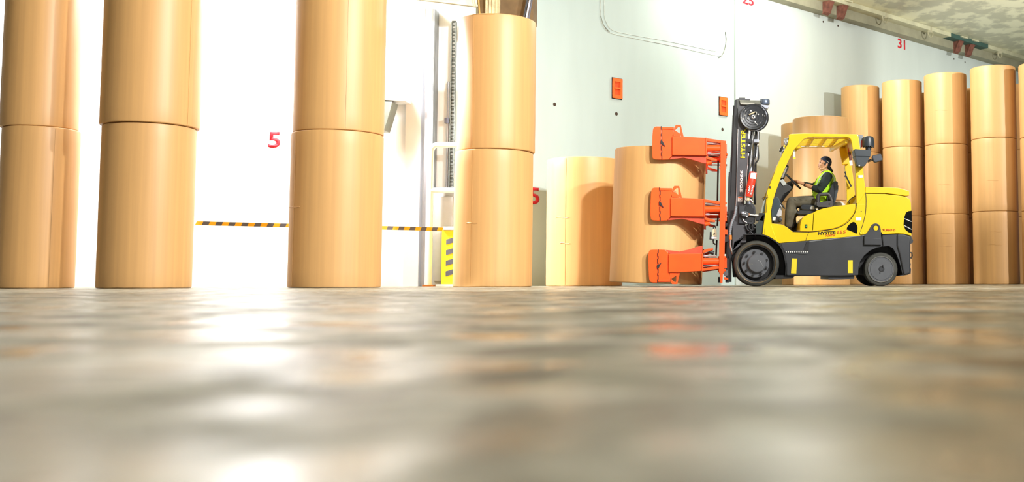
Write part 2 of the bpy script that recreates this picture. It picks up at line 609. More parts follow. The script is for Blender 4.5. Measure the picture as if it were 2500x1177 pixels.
def ceiling_bracket(px, py, label):
    c = W(px, py, 0.35)
    root = thing('girder_bracket', label, 'bracket', c, 'rusty brackets on the ceiling girder')
    bm = bmesh.new()
    prof = [(0, 0.20), (0.26, 0.20), (0.24, 0.13), (0.16, 0.03), (0.08, -0.16), (0, -0.20)]
    pts = [c + WN * a + Vector((0, 0, b)) for a, b in prof]
    b_prism(bm, [p - WT * 0.10 for p in pts], WT * 0.06)
    b_prism(bm, [p + WT * 0.04 for p in pts], WT * 0.06)
    finish(bm, 'web', BROWN, root, 0.006)
    bm = bmesh.new()
    fr = [c + WN * a + Vector((0, 0, b)) for a, b in ((0.0, -0.20), (0.07, -0.17), (0.15, 0.02), (0.23, 0.15))]
    b_prism(bm, [fr[0] - WT * 0.12, fr[1] - WT * 0.12, fr[2] - WT * 0.12, fr[3] - WT * 0.12,
                 fr[3] - WT * 0.12 + WN * 0.02, fr[2] - WT * 0.12 + WN * 0.02, fr[1] - WT * 0.12 + WN * 0.02,
                 fr[0] - WT * 0.12 - Vector((0, 0, 0.02))], WT * 0.24)
    finish(bm, 'flange', BROWN, root)
    bm = bmesh.new()
    p = c + Vector((0, 0, 0.20))
    b_prism(bm, [p - WT * 0.16, p + WT * 0.16, p + WT * 0.16 + WN * 0.34, p - WT * 0.16 + WN * 0.34], Vector((0, 0, 0.04)))
    finish(bm, 'top_plate', FL, root, 0.008)


ceiling_bracket(2014, 16, 'rusty brown bracket under the ceiling girder, the outermost of the pair above the mast side')
ceiling_bracket(2048, 28, 'rusty brown bracket under the ceiling girder, second of the pair, showing one pale rib')
ceiling_bracket(2332, 113, 'rusty brown bracket on the girder just above the stacked rolls, first of the far pair')
ceiling_bracket(2360, 121, 'rusty brown bracket on the girder above the tallest stacks, last of the far pair')


def girder_hook(px, py, label):
    c = W(px, py, 0.60)
    bm = bmesh.new()
    pts = [c + WT * (0.12 * math.cos(a)) + Vector((0, 0, 0.13 * math.sin(a))) for a in [PI * k / 10 for k in range(-12, 3)]]
    b_tube(bm, pts, 0.02, 8)
    b_box(bm, c + Vector((-0.05, -0.03, 0.0)), c + Vector((0.05, 0.03, 0.16)))
    o = finish(bm, 'deck_hook', HOOKM)
    tag(o, label, 'hook', 'small lashing hooks along the girder')


girder_hook(2161, 44, 'small curved hook on the girder between the first bracket pair and the red 31')
girder_hook(2271, 80, 'small curved hook on the girder to the right of the red 31')
girder_hook(2441, 131, 'small curved hook on the girder at the right-hand edge, past the last bracket')

# left overhead beam with recess and pipes above the two-high white-lit stack
bm = bmesh.new()
q0, q1 = P(990, -2, 18.5), P(1300, 52, 20.0 - 0.4)
q1.z = q0.z
dd = (q1 - q0).normalized()
nn = Vector((dd.y, -dd.x, 0))
b_prism(bm, [q0 - dd * 2, q1, q1 + Vector((0, 0, 0.035)), q0 - dd * 2 + Vector((0, 0, 0.035))], nn * 0.10)
b_prism(bm, [q0 - dd * 2 + Vector((0, 0, .3)), q1 + Vector((0, 0, .3)), q1 + Vector((0, 0, 0.335)), q0 - dd * 2 + Vector((0, 0, 0.335))], nn * 0.10)
b_prism(bm, [q0 - dd * 2 + nn * .04, q1 + nn * .04, q1 + nn * .04 + Vector((0, 0, 0.33)), q0 - dd * 2 + nn * .04 + Vector((0, 0, 0.33))], nn * 0.02)
struct(finish(bm, 'trim_4', mat('beam_cream', (0.66, 0.62, 0.46), 0.5, var=0.25, scale=6)))
bm = bmesh.new()
a, b = P(1166, 40, 19.0), P(1302, 40, 19.0)
b_box(bm, (a.x, 19.0, a.z - 0.1), (b.x, 19.4, CEIL_Z))
struct(finish(bm, 'trim_5', UMBER, bevel=0.01))
root = thing('overhead_pipes', 'dark and grey pipes running down beside the brown recess above the two-high stack', 'pipe', P(1290, 20, 18.8))
tube('pipe', [P(1279, 46, 18.8), P(1292, -20, 18.8)], 0.02, BLK, root)
tube('pipe', [P(1285, 46, 18.8), P(1298, -20, 18.8)], 0.018, GALV, root)
tube('pipe', [P(1290, 50, 18.8), P(1302, -20, 18.8)], 0.014, STRIPEG, root)
tube('cable', smooth_path([P(1172, 40, 18.85), P(1170, 18, 18.85), P(1167, -20, 18.85)]), 0.012, mat('ochre_cable', (0.55, 0.33, 0.08), 0.6), root)
bm = bmesh.new()
sheet = smooth_path([P(x, 15, 18.9) for x in (1185, 1193, 1200, 1209, 1217, 1222)], 3)
for i in range(len(sheet) - 1):
    pass
pts = [Vector((p.x, p.y - 0.05 * abs(math.sin(i * 1.1)), p.z)) for i, p in enumerate(sheet)]
for i in range(len(pts) - 1):
    b_prism(bm, [pts[i] + Vector((0, 0, -0.18)), pts[i + 1] + Vector((0, 0, -0.18)), pts[i + 1] + Vector((0, 0, 0.4)), pts[i] + Vector((0, 0, 0.4))], Vector((0, 0.012, 0)))
finish(bm, 'protective_cover', mat('cover_cream', (0.62, 0.52, 0.32), 0.7, var=0.3, scale=9), root)

# ------------------------------------------------------------------ paper rolls
def cyl_fit(xl, xr, py, Y):
    """centre X and radius of an upright cylinder at depth Y whose outline is seen between xl and xr"""
    a, b = ray(xl, py), ray(xr, py)
    ta, tb = math.atan2(a.x, a.y), math.atan2(b.x, b.y)
    mid, half = (ta + tb) / 2, (tb - ta) / 2
    return math.tan(mid) * Y, Y / math.cos(mid) * math.sin(half)


def make_roll(label, X, Y, z0, z1, r, group, seam=None, tilt=0.0, wrap=None):
    root = thing('paper_roll', label, 'paper roll', (X, Y, z0), group)
    if tilt:
        root.rotation_euler = (0, tilt, 0)
    h = z1 - z0
    bm = bmesh.new()
    prof = [(0.045, 0.015), (0.05, 0.002), (r - 0.03, 0.002), (r - 0.012, 0.004), (r - 0.003, 0.012), (r, 0.03)]
    n = 10
    for i in range(1, n):
        prof.append((r + 0.0016 * math.sin(i * 2.1 + X), h * i / n))
    prof += [(r, h - 0.03), (r - 0.003, h - 0.012), (r - 0.012, h - 0.004), (r - 0.03, h - 0.001), (0.05, h - 0.001), (0.045, h - 0.012)]
    b_lathe(bm, prof, (X, Y, z0), 'Z', 96)
    finish(bm, 'wrapper', KRAFT, root)
    bm = bmesh.new()
    b_lathe(bm, [(0.038, h - 0.02), (0.048, h + 0.0), (0.036, h + 0.0), (0.034, h - 0.015)], (X, Y, z0), 'Z', 24)
    finish(bm, 'core', CORE, root)
    if seam is not None:                       # overlapping edge of the wrapping paper
        bm = bmesh.new()
        rr = r + 0.0015
        w = 0.012 / r
        st = []
        for s in (seam, seam + w):
            st.append(Vector((X + rr * math.sin(s), Y - rr * math.cos(s), z0 + 0.03)))
        nrm = Vector((math.sin(seam), -math.cos(seam), 0))
        b_prism(bm, [st[0], st[1], st[1] + Vector((0, 0, h - 0.06)), st[0] + Vector((0, 0, h - 0.06))], nrm * 0.003)
        finish(bm, 'overlap_edge', KRAFT, root)
    if wrap:                                    # small folded creases / tape ends
        for (ang, zz, ln) in wrap:
            bm = bmesh.new()
            ps = []
            for k in range(7):
                s = ang + (k / 6 - 0.5) * ln / r
                ps.append(Vector((X + (r + .001) * math.sin(s), Y - (r + .001) * math.cos(s), z0 + zz + 0.01 * math.sin(k))))
            b_tube(bm, ps, 0.005, 6)
            finish(bm, 'paper_crease', KRAFT, root)
    return root


def stack(Y, rolls, names, group, seams=None, wraps=None):
    """rolls: list of (xl, xr, pyref, ytop) from the floor up; ytop = where the front of the rim is seen (or a height in m if tuple)"""
    z = 0.0
    for i, (xl, xr, pr, yt) in enumerate(rolls):
        X, r = cyl_fit(xl, xr, pr, Y)
        if isinstance(yt, tuple):
            z1 = z + yt[0]
        else:
            z1 = P((xl + xr) / 2, yt, Y - r).z
        make_roll(names[i], X, Y, z, z1, r, group, seams[i] if seams else None, 0, wraps[i] if wraps else None)
        z = z1 + 0.001


G1 = 'tall two-high paper roll stacks along the left side'
stack(15.4, [(-5, 191, 500, 305), (7, 201, 117, (2.35,))],
      ['bottom kraft paper roll of the stack cut by the picture left edge', 'top kraft paper roll of the stack cut by the picture left edge'], G1,
      [0.9, -0.9])
stack(15.1, [(240, 475, 500, 297), (249, 495, 117, (2.35,))],
      ['bottom kraft paper roll of the second stack, left of the large red 5',
       'top kraft paper roll of the second stack, slightly wider than the roll under it'], G1, [-1.2, 1.3])
stack(15.6, [(706, 934, 500, 315), (720, 942, 117, (2.35,))],
      ['bottom kraft paper roll of the stack just right of the large red 5',
       'top kraft paper roll of the stack right of the red 5, with upright seam'], G1,
      [-0.75, 0.48], [[(-0.8, 1.15, 0.35)], []])
stack(16.9, [(1107, 1300, 550, 362), (1118, 1308, 200, 31)],
      ['bottom kraft paper roll behind the striped post, its left side in bright light',
       'top kraft paper roll whose upper rim shows under the brown recess'], G1,
      [-0.35, -0.45], [[(-0.35, 0.98, 0.2)], [(-0.2, 2.1, 0.4)]])
stack(19.2, [(1334, 1520, 550, 381)],
      ['single kraft paper roll on the floor left of the clamped roll, half in shadow'], 'single paper rolls near the clamp', [-0.4],
      [[(-0.5, 1.2, 0.3), (-0.4, .75, 0.2)]])

# clamped roll, leaning back with the mast
TILT = 0.036
CR_Y = 17.15
X, CR_R = cyl_fit(1494, 1719, 550, CR_Y)
zb = 0.02 + CR_R * math.sin(TILT)
zt = P(1600, 355, CR_Y - CR_R).z
Xb = X - TILT * 1.0
make_roll('paper roll gripped by the orange clamp arms, leaning back slightly', Xb, CR_Y, zb, zb + (zt - zb), CR_R,
          'single paper rolls near the clamp', None, TILT)

G2 = 'paper rolls stacked behind the forklift'
stack(22.0, [(1935, 2071, 300, 488), (1935, 2071, 300, 281)],
      ['bottom paper roll of the wide stack seen through the open driver cab', 'top paper roll of the wide stack showing above the yellow cab roof'], G2)
stack(24.8, [(1907, 2030, 350, 490), (1907, 2030, 350, 296)],
      ['bottom paper roll of the olive stack mostly hidden behind the wide stack',
       'top paper roll of the olive stack mostly hidden behind the wide stack'], G2)

G3 = 'three-high paper roll stacks at the right'
nm = ['first three-high stack beside the cab roof', 'second three-high stack, behind the wing mirror', 'third three-high stack, just past the rear of the forklift',
      'fourth three-high stack, the tallest seen whole', 'fifth three-high stack, cut by the right edge']
defs = [(26.9, 2054, 2148, (533, 370, 206)), (26.2, 2154, 2252, (527, 357, 193)), (25.5, 2257, 2362, (522, 350, 175)),
        (24.7, 2370, 2482, (515, 335, 157)), (24.0, 2489, 2612, (512, 330, 147))]
for i, (Y, xl, xr, ys) in enumerate(defs):
    xm = (xl + xr) / 2
    sh = lambda py: (300 - py) * 2.8e-5 * (PX - xm)
    stack(Y, [(xl, xr, 300, y) for y in ys],
          ['%s kraft paper roll of the %s' % (w, nm[i]) for w in ('bottom', 'middle', 'top')], G3, None,
          [[(-0.3, 0.9, 0.3), (-0.25, 1.2, 0.25)], [(-0.35, 0.7, 0.25)], [(-0.4, 0.8, 0.3)] if i == 2 else []] if i in (1, 2, 3) else None)
bdefs = [(28.0, 2112, 2200, 'first and second'), (27.2, 2216, 2300, 'second and third'), (26.6, 2328, 2412, 'third and fourth'), (26.0, 2446, 2532, 'fourth and fifth')]
for Y, xl, xr, w in bdefs:
    X, r = cyl_fit(xl, xr, 300, Y)
    r = 0.47
    for k, part in enumerate(('bottom', 'middle', 'top')):
        make_roll('%s paper roll in the dark gap between the %s three-high stacks' % (part, w), X, Y, k * 1.62, (k + 1) * 1.62 - 0.001, r,
                  'shaded paper rolls in the gaps between the right-hand stacks')

# ------------------------------------------------------------------ left bay furniture
# striped barrier tape
def barrier(xa, ya, Ya, xb, yb, Yb, n, label, lead=0.0, greys=None):
    a, b = P(xa, ya, Ya), P(xb, yb, Yb)
    root = thing('barrier_tape', label, 'barrier tape', a, 'black and yellow barrier tape along the left wall')
    d = (b - a) / n
    hh = 0.032
    u = d.normalized()
    sl = Vector((0.0, 0, 0))
    nrm = Vector((u.y, -u.x, 0)).normalized()
    for i in range(n):
        bm = bmesh.new()
        p0, p1 = a + d * i, a + d * (i + 1)
        k = u * 0.012
        b_prism(bm, [p0 - k - Vector((0, 0, hh)), p1 - k - Vector((0, 0, hh)), p1 + k + Vector((0, 0, hh)), p0 + k + Vector((0, 0, hh))], nrm * 0.006)
        finish(bm, 'yellow_band' if i % 2 == 0 else 'dark_band', STRIPEY if i % 2 == 0 else STRIPEG, root)
    return root


barrier(478, 545, 17.2, 1081, 560, 19.10, 41, 'black and yellow striped barrier tape stretched behind the left paper stacks')

root = thing('barrier_post', 'yellow barrier post with grey slanted stripes beside the stack in bright light', 'post', P(1092, 698, 19.25))
pz = P(1092, 562, 19.2).z
x0, x1, xm = P(1076, 600, 19.1).x, P(1110, 600, 19.1).x, P(1083, 600, 19.1).x
bm = bmesh.new()
b_box(bm, (x0, 19.16, 0.03), (x1, 19.4, pz))
finish(bm, 'post_body', YEL2, root, 0.01)
for k in range(4):
    bm = bmesh.new()
    za, zb_ = 0.18 + k * 0.19, 0.27 + k * 0.19
    b_prism(bm, [Vector((xm + .03, 19.157, za)), Vector((x1, 19.157, za + .05)), Vector((x1, 19.157, zb_ + .05)), Vector((xm + .03, 19.157, zb_))], Vector((0, -0.003, 0)))
    finish(bm, 'grey_stripe', STRIPEG, root)
bm = bmesh.new()
b_box(bm, (x0 - 0.08, 19.1, 0.0), (x1 + .05, 19.45, 0.035))
finish(bm, 'base_plate', WHITE, root, 0.005)
bm = bmesh.new()
b_box(bm, (x0 + 0.02, 19.12, pz), (x1 + 0.12, 19.4, pz + 0.06))
finish(bm, 'belt_housing', LABEL, root, 0.012)

# white pipe guard
GY = 19.45
root = thing('pipe_guard', 'white tubular guard frame with rounded corner and middle rail', 'guard rail', P(1053, 698, GY))
tl, tr = P(1053, 354, GY), P(1180, 354, GY)
R = 0.12
leg = [Vector((tl.x, GY, 0.02)), Vector((tl.x, GY, tl.z - R))]
arc = [Vector((tl.x + R - R * math.cos(a), GY, tl.z - R + R * math.sin(a))) for a in [PI / 2 * k / 6 for k in range(1, 7)]]
tube('guard_tube', leg + arc + [Vector((tr.x, GY, tl.z)), Vector((tr.x + .001, GY, tl.z))], 0.052, WHITE, root, 16)
mz = P(1053, 465, GY).z
tube('middle_rail', [Vector((tl.x, GY, mz)), Vector((tr.x, GY, mz))], 0.05, WHITE, root, 16)
bm = bmesh.new()
b_box(bm, (tl.x - 0.1, GY - 0.08, 0), (tl.x + 0.1, GY + 0.08, 0.03))
finish(bm, 'foot_plate', ORFIT, root, 0.004)

# grey cabinet behind the guard
bm = bmesh.new()
a, b = P(1058, 470, 19.62), P(1112, 470, 19.62)
b_box(bm, (a.x, 19.62, 0.0), (b.x, 19.78, P(1058, 470, 19.62).z))
o = finish(bm, 'panel', PANELG, None, 0.008)
root = thing('equipment_cabinet', 'plain grey cabinet standing low behind the white guard frame', 'cabinet', (0, 0, 0))
o.parent = root
bm = bmesh.new()
b_box(bm, (a.x + 0.04, 19.6, 0.1), (b.x - 0.04, 19.62, P(1058, 480, 19.62).z))
finish(bm, 'door', PANELG, root, 0.004)

# galvanised column
root = thing('steel_column', 'tall blue-grey galvanised column against the left wall', 'column', P(1036, 698, 19.75))
root['kind'] = 'structure'
bm = bmesh.new()
a, b = P(1037, 300, 19.7), P(1058, 300, 19.7)
w = b.x - a.x
b_box(bm, (a.x, 19.7, 0), (a.x + w * 0.35, 19.98, 5.2))
finish(bm, 'rear_channel', GALV, root, 0.01)
bm = bmesh.new()
b_lathe(bm, [(w * .28, 0.0), (w * .28, 5.2)], (a.x + w * .55, 19.72, 0), 'Z', 24)
finish(bm, 'guide_tube', WHITE, root)
bm = bmesh.new()
b_box(bm, (a.x + w * .8, 19.68, 0), (a.x + w, 19.98, 5.2))
finish(bm, 'front_channel', mat('dark_galv', (0.22, 0.23, 0.24), 0.5, metal=0.3, var=0.3, scale=6, stretch=(3, 3, .5)), root, 0.01)

# cable ladder and conduit on the wall
root = thing('cable_ladder', 'narrow dark cable ladder running up the wall behind the guard', 'cable ladder', P(1105, 400, 19.9))
cz = mat('ladder_grey', (0.14, 0.15, 0.13), 0.6, var=0.5, scale=25)
for xx in (1100, 1110):
    bm = bmesh.new()
    a = P(xx, 300, 19.9)
    b_box(bm, (a.x - 0.008, 19.86, 1.3), (a.x + 0.008, 19.93, 5.0))
    finish(bm, 'side_rail', cz, root)
a, b = P(1100, 300, 19.9), P(1110, 300, 19.9)
for k in range(60):
    z = 1.32 + k * 0.062
    bm = bmesh.new()
    b_box(bm, (a.x, 19.88, z), (b.x, 19.90, z + 0.02 + 0.012 * (k % 3)))
    finish(bm, 'rung', mat('rung_grey', (0.05, 0.055, 0.045), 0.6, var=0.6, scale=40), root)
root = thing('wall_conduit', 'thin vertical conduit with a small grey junction box on the wall', 'conduit', P(1093, 300, 19.9))
a = P(1093, 300, 19.9)
tube('conduit', [Vector((a.x, 19.92, 1.3)), Vector((a.x, 19.92, P(1093, 199, 19.9).z))], 0.022, GALV, root)
tube('conduit', [Vector((a.x + .05, 19.93, 1.3)), Vector((a.x + .05, 19.93, P(1093, 290, 19.9).z))], 0.012, BLK, root)
bm = bmesh.new()
c = P(1092, 295, 19.9)
b_box(bm, (c.x - 0.04, 19.84, c.z - 0.05), (c.x + 0.04, 19.94, c.z + 0.05))
finish(bm, 'junction_box', STRIPEG, root, 0.006)

# wall-mounted work light on shelf bracket behind the third stack
root = thing('wall_floodlight', 'grey-green floodlight hanging under a white wall bracket beside the tall stack', 'floodlight', P(950, 240, 19.8))
slab('bracket_gusset', [(940, 232), (988, 232), (988, 198)], 19.75, 19.78, PANELG, root)
slab('bracket_shelf', [(925, 226), (988, 232), (988, 246), (925, 243)], 19.45, 19.98, WHITE, root, 0.008)
slab('lamp_housing', [(920, 247), (958, 248), (956, 258), (944, 300), (938, 318), (920, 318)], 19.45, 19.8,
     mat('housing_green', (0.26, 0.29, 0.25), 0.5, var=0.1), root, 0.01)
slab('pivot', [(934, 240), (944, 240), (944, 250), (934, 250)], 19.5, 19.7, BLK, root, 0.004)

# ------------------------------------------------------------------ forklift
YN, YF = 16.50, 17.90          # near and far side of the truck body
YC = (YN + YF) / 2
TR = thing('forklift', 'yellow and charcoal forklift with orange triple-arm roll clamp, driven by a man', 'forklift', P(1990, 700, YC))
BACK = [(1861, 572)]

# lower chassis with both wheel arches
chassis = [(1902, 593.5), (1976, 587.2), (2040, 581), (2100, 576), (2114, 571.5), (2119, 571.5), (2119, 600), (2154, 602),
           (2141, 605), (2125, 612), (2110.6, 624), (2100.5, 638), (2096, 653), (2095.4, 672), (2060, 673), (1921, 672.5), (1920.5, 645),
           (1914.5, 618)]
chassis = [(1902, 594), (1976, 587.2), (2040, 581), (2100, 576), (2114, 571.5), (2155, 572), (2155, 602), (2141, 605), (2125, 612),
           (2110.6, 624), (2100.5, 638), (2096, 653), (2095.4, 672), (2060, 673.5), (1921, 672.5), (1920.5, 645), (1914.5, 618)]
ch = slab('chassis', chassis, YN, YF, GREY, TR, 0.015)
slab('step_edge', [(1907, 596), (1966, 590), (1962, 609), (1972, 614), (1971, 622), (1917, 617)], YN - 0.008, YN + 0.02, mat('charcoal_dark', (0.04, 0.042, 0.048), 0.5, var=0.1), ch, 0.003)
slab('step_recess', [(1970, 590), (1976, 589), (1974, 612), (1967, 614), (1962, 609)], YN - 0.012, YN + 0.02, BLK, ch)
for k in range(11):
    x = 1918 + k * 5.2
    slab('grip_tooth', [(x, 614.2), (x + 3.2, 614.2), (x + 2.4, 616.6), (x + 0.8, 616.6)], YN - 0.014, YN - 0.006, LABEL, ch)
slab('top_edge', [(1976, 588.8), (2113, 574.0), (2113, 575.6), (1976, 590.6)], YN - 0.006, YN + .01, mat('worn_edge', (0.22, 0.23, 0.23), 0.4, var=0.2), ch)
slab('reflective_strip', [(1933.5, 631), (1946, 631.5), (1944, 668), (1931, 667.5)], YN - 0.006, YN + .01, YEL2, ch, 0.001)
slab('reflective_strip', [(2070, 635.5), (2082, 635.5), (2082, 667), (2070, 667)], YN - 0.006, YN + .01, YEL2, ch, 0.001)
# counterweight, dark lower part
cw = [(2155, 571.5), (2190, 570), (2206, 570.5), (2224.5, 576), (2227, 582), (2229.6, 587), (2228.5, 593), (2222.5, 596), (2222, 641), (2224, 645),
      (2222, 652), (2224.5, 657), (2223.5, 668), (2216, 671), (2204, 673), (2192, 673.5), (2204, 671), (2202, 665), (2198.7, 650), (2190, 624), (2180, 606.5), (2170, 600.7), (2155, 602)]
cwt = slab('counterweight', cw, YN + 0.03, YF - 0.03, GREY, TR, 0.012)
slab('rear_shoulder', [(2190, 571), (2207, 571), (2224, 577), (2222.4, 594), (2222, 668), (2207, 672), (2203, 655), (2196, 620), (2190, 600)], YN + 0.0, YN + 0.1, GREY, cwt, 0.03, 3)
tube('tow_pin_loop', [P(2222, 617, YC), P(2226, 617, YC), P(2227, 624, YC), P(2225, 630, YC), P(2221, 629, YC)], 0.012, BLK, cwt, 8)
# dark innards between the side plates
slab('inner_frame', [(1800, 578), (1862, 572), (1902, 592), (1925, 640), (1925, 671), (1870, 678), (1790, 676), (1786, 610)], YN + 0.34, YF - 0.34, BLK, TR)
slab('axle_housing', [(2090, 602), (2192, 602), (2206, 671), (2095, 671)], YN + 0.30, YF - 0.30, BLK, TR)
slab('belly_pan', [(1893, 672), (1944, 672), (1932, 680), (1893, 681)], YN + 0.05, YF - 0.05, BLK, TR)
slab('belly_step', [(2022, 672), (2086, 672), (2085, 681), (2050, 682), (2022, 681)], YN + 0.05, YF - 0.05, GREY, TR, 0.004)

# yellow sill and cowl
cowl = [(1861.5, 572), (1865, 545), (1868, 521), (1882, 513), (1884, 545.6), (1906.4, 547.7), (1915, 551), (1922.7, 555.8), (1929, 561), (1935, 565), (1953, 565.5),
        (1980, 566), (2010, 562.5), (2035, 558.5), (2052, 552.5), (2066, 543.5), (2078, 531.5), (2086, 519.5), (2089, 505.5), (2091, 499), (2112.6, 499), (2112.4, 520), (2107, 546), (2103, 558), (2100, 575.5), (2040, 581), (1976, 587), (1902, 593.5), (1886, 582.6), (1874, 575.5)]
cow = slab('side_cowl', cowl, YN - 0.003, YF + 0.003, YEL, TR, 0.004)
seam1 = [P(x, y, YN - .002) for x, y in smooth2([(1882, 548), (1890, 572), (1897, 590)])]
tube('panel_seam', seam1, 0.0045, LYEL, cow, 6)
tube('panel_seam', [P(1975, 566.5, YN - .003), P(1970, 577, YN - .003), P(1967, 588, YN - .003)], 0.0035, BLK, cow, 6)
tube('panel_seam', [P(1874, 475, YN + .008), P(1866, 571, YN - .002)], 0.003, BLK, cow, 6)
fender = [P(x, y, YN + .005) for x, y in smooth2([(1818, 571), (1845, 570.5), (1862, 572), (1876, 577), (1888, 584), (1902, 595), (1912, 611), (1918, 632), (1920.5, 650), (1920, 672)])]
bm = bmesh.new()
for i in range(len(fender) - 1):
    a, b = fender[i], fender[i + 1]
    t = (b - a).normalized()
    nn2 = Vector((-t.z, 0, t.x)) * -0.018
    b_prism(bm, [a, b, b + nn2, a + nn2], Vector((0, 0.42, 0)))
finish(bm, 'fender', BLK, TR)
# hood
hood = [(1953, 565), (1953, 552), (1955, 541), (1958, 534), (1962, 529), (1970, 524.5), (1986, 519), (1995, 513.5), (2010, 509), (2035, 504), (2060, 501), (2088, 497.5),
        (2089, 505), (2086, 519), (2078, 531), (2066, 543), (2052, 552), (2035, 558), (2010, 562), (1980, 565.5)]
hd = slab('hood', hood, YN + 0.004, YF - 0.004, YEL, TR, 0.014, 3)
seam = [P(x, y, YN - .004) for x, y in smooth2([(1935, 565.5), (1975, 566.5), (2010, 563), (2038, 558.5), (2056, 551.5), (2070, 542), (2082, 528), (2089, 514), (2091, 496)])]
tube('hood_seam', seam, 0.006, BLK, hd, 6)
slab('hood_latch', [(1965, 548), (1971, 548), (1971, 557), (1965, 557)], YN, YN + 0.03, BLK, hd, 0.002)
slab('latch_light', [(1967, 551), (1969, 551), (1969, 554), (1967, 554)], YN - 0.003, YN + 0.0, mat('green_lens', (0.1, 0.6, 0.1), 0.3), hd)
slab('hood_highlight_edge', [(1985.6, 519), (1987, 519), (1985, 562), (1983.4, 562)], YN + 0.004, YN + 0.02, YEL, hd)
# fuel filler / vent eye
eye = smooth2([(2067, 560), (2070, 552), (2077, 545), (2084, 542), (2090, 546), (2093.5, 556), (2092.5, 566), (2091, 570), (2080, 565), (2067, 560)])
slab('vent_opening', eye[:-1], YN - 0.010, YN + 0.05, mat('vent_black', (0.004, 0.005, 0.005), 0.85, spec=0.1), TR)
# rear body
rb = [(2092, 500), (2112, 470), (2114, 473), (2160, 473.5), (2200, 478), (2214, 481), (2221, 486), (2224, 495), (2225, 516), (2225, 576), (2207, 571), (2190, 570),
      (2155, 572), (2114, 571.5), (2100, 575.5), (2089, 577), (2089, 505)]
rbo = slab('rear_body', rb, YN + 0.0, YF - 0.0, YEL, TR, 0.03, 3)
seam = [P(x, y, YN - .002) for x, y in smooth2([(2113.4, 470), (2114.5, 490), (2113, 520), (2107, 546), (2103, 558), (2099, 573)])]
tube('body_seam', seam, 0.0055, BLK, rbo, 6)
for zz in (0,):
    slab('rear_grille', [(2208, 530), (2212, 519), (2218, 515.5), (2226, 514.5), (2227, 570), (2218, 567), (2210, 560), (2206, 548)], YN - 0.006, YN + 0.2, mat('vent_black', (0.004, 0.005, 0.005), 0.85, spec=0.1), rbo, 0.004)
for (a, b) in (((2208, 534), (2225, 541)), ((2208, 551), (2225, 560))):
    tube('grille_bar', [P(a[0], a[1], YN - 0.012), P(b[0], b[1], YN - 0.012)], 0.006, LABEL, rbo, 6)
slab('engine_cover', [(2113.4, 456.8), (2160, 457.4), (2193, 458.6), (2219.4, 466), (2220, 477.5), (2211, 478.3), (2190, 475), (2166, 472), (2113, 471)], YN + 0.03, YF - 0.03, YEL, TR, 0.007)
slab('cover_gap', [(2116, 470), (2166, 471), (2212, 478), (2205, 482), (2116, 476)], YN + 0.08, YF - 0.08, BLK, TR)
# lifting lug
slab_l = [(2110, 597.5), (2110, 575), (2118, 567), (2124, 557), (2128, 550), (2133, 546), (2139, 545), (2145, 547.5), (2149, 553), (2150.5, 560), (2151, 570), (2152, 598)]
lg = slab('lifting_lug', slab_l, YN - 0.03, YN + 0.01, GREY, TR, 0.006)
c = P(2138.5, 557, YN - 0.03)
lathe('lug_hole', [(0.037, -0.004), (0.037, 0.01)], c, YEL, lg, 'Y', 24)
lathe('lug_rim', [(0.040, -0.001), (0.048, -0.004), (0.048, 0.01), (0.04, 0.01)], c, BLK, lg, 'Y', 24, closed=True)
slab('lug_foot', [(2110, 580), (2151, 583), (2152, 598), (2110, 597.5)], YN - 0.045, YN - 0.028, GREY, lg, 0.005)
tube('side_strap', [P(2152, 567, YN - .01), P(2154, 580, YN - .01), P(2157, 601, YN - .01)], 0.008, BLK, lg, 8)
tube('tie_hook', [P(2100, 566, YN - .01), P(2101, 571, YN - .02), P(2106, 572, YN - .02), P(2108, 567, YN - .01)], 0.008, LYEL, TR, 8)

# lettering
def body_text(name, s, x0, y0, x1, y1, m, slope=0.0, **kw):
    Yt = YN - 0.004
    a, b, c = P(x0, y1, Yt), P(x1, y1 - slope * (x1 - x0), Yt), P(x0, y0, Yt)
    return text(name, s, a, b - a, (0.12, 0, 1), (c - a).length, m, TR, width=(b - a).length, **kw)


body_text('brand_lettering', 'HYSTER', 1997.5, 566, 2041, 574, LTXT, 0.05, bold=0.03)
body_text('model_number', '155', 2044.5, 563, 2064.5, 571, LRED, 0.05, bold=0.01)
body_text('series_lettering', 'FORTIS', 2016, 573.5, 2038, 578, LRED, 0.05, bold=0.02)
body_text('turbo_lettering', 'TURBO D', 2154, 559.5, 2186, 564, LRED, 0.0, bold=0.02)
slab('warning_label', [(2089, 531), (2103, 531), (2103, 538), (2090, 538)], YN - 0.005, YN + .005, LABEL, TR)
slab('warning_label', [(2095.5, 428), (2106.5, 427.5), (2107, 433.5), (2096, 434)], YN - 0.005, YN + .035, LABEL, TR)
lathe('body_plug', [(0.008, -0.004), (0.008, 0.01)], P(2102.5, 516, YN), BLK, TR, 'Y', 12)

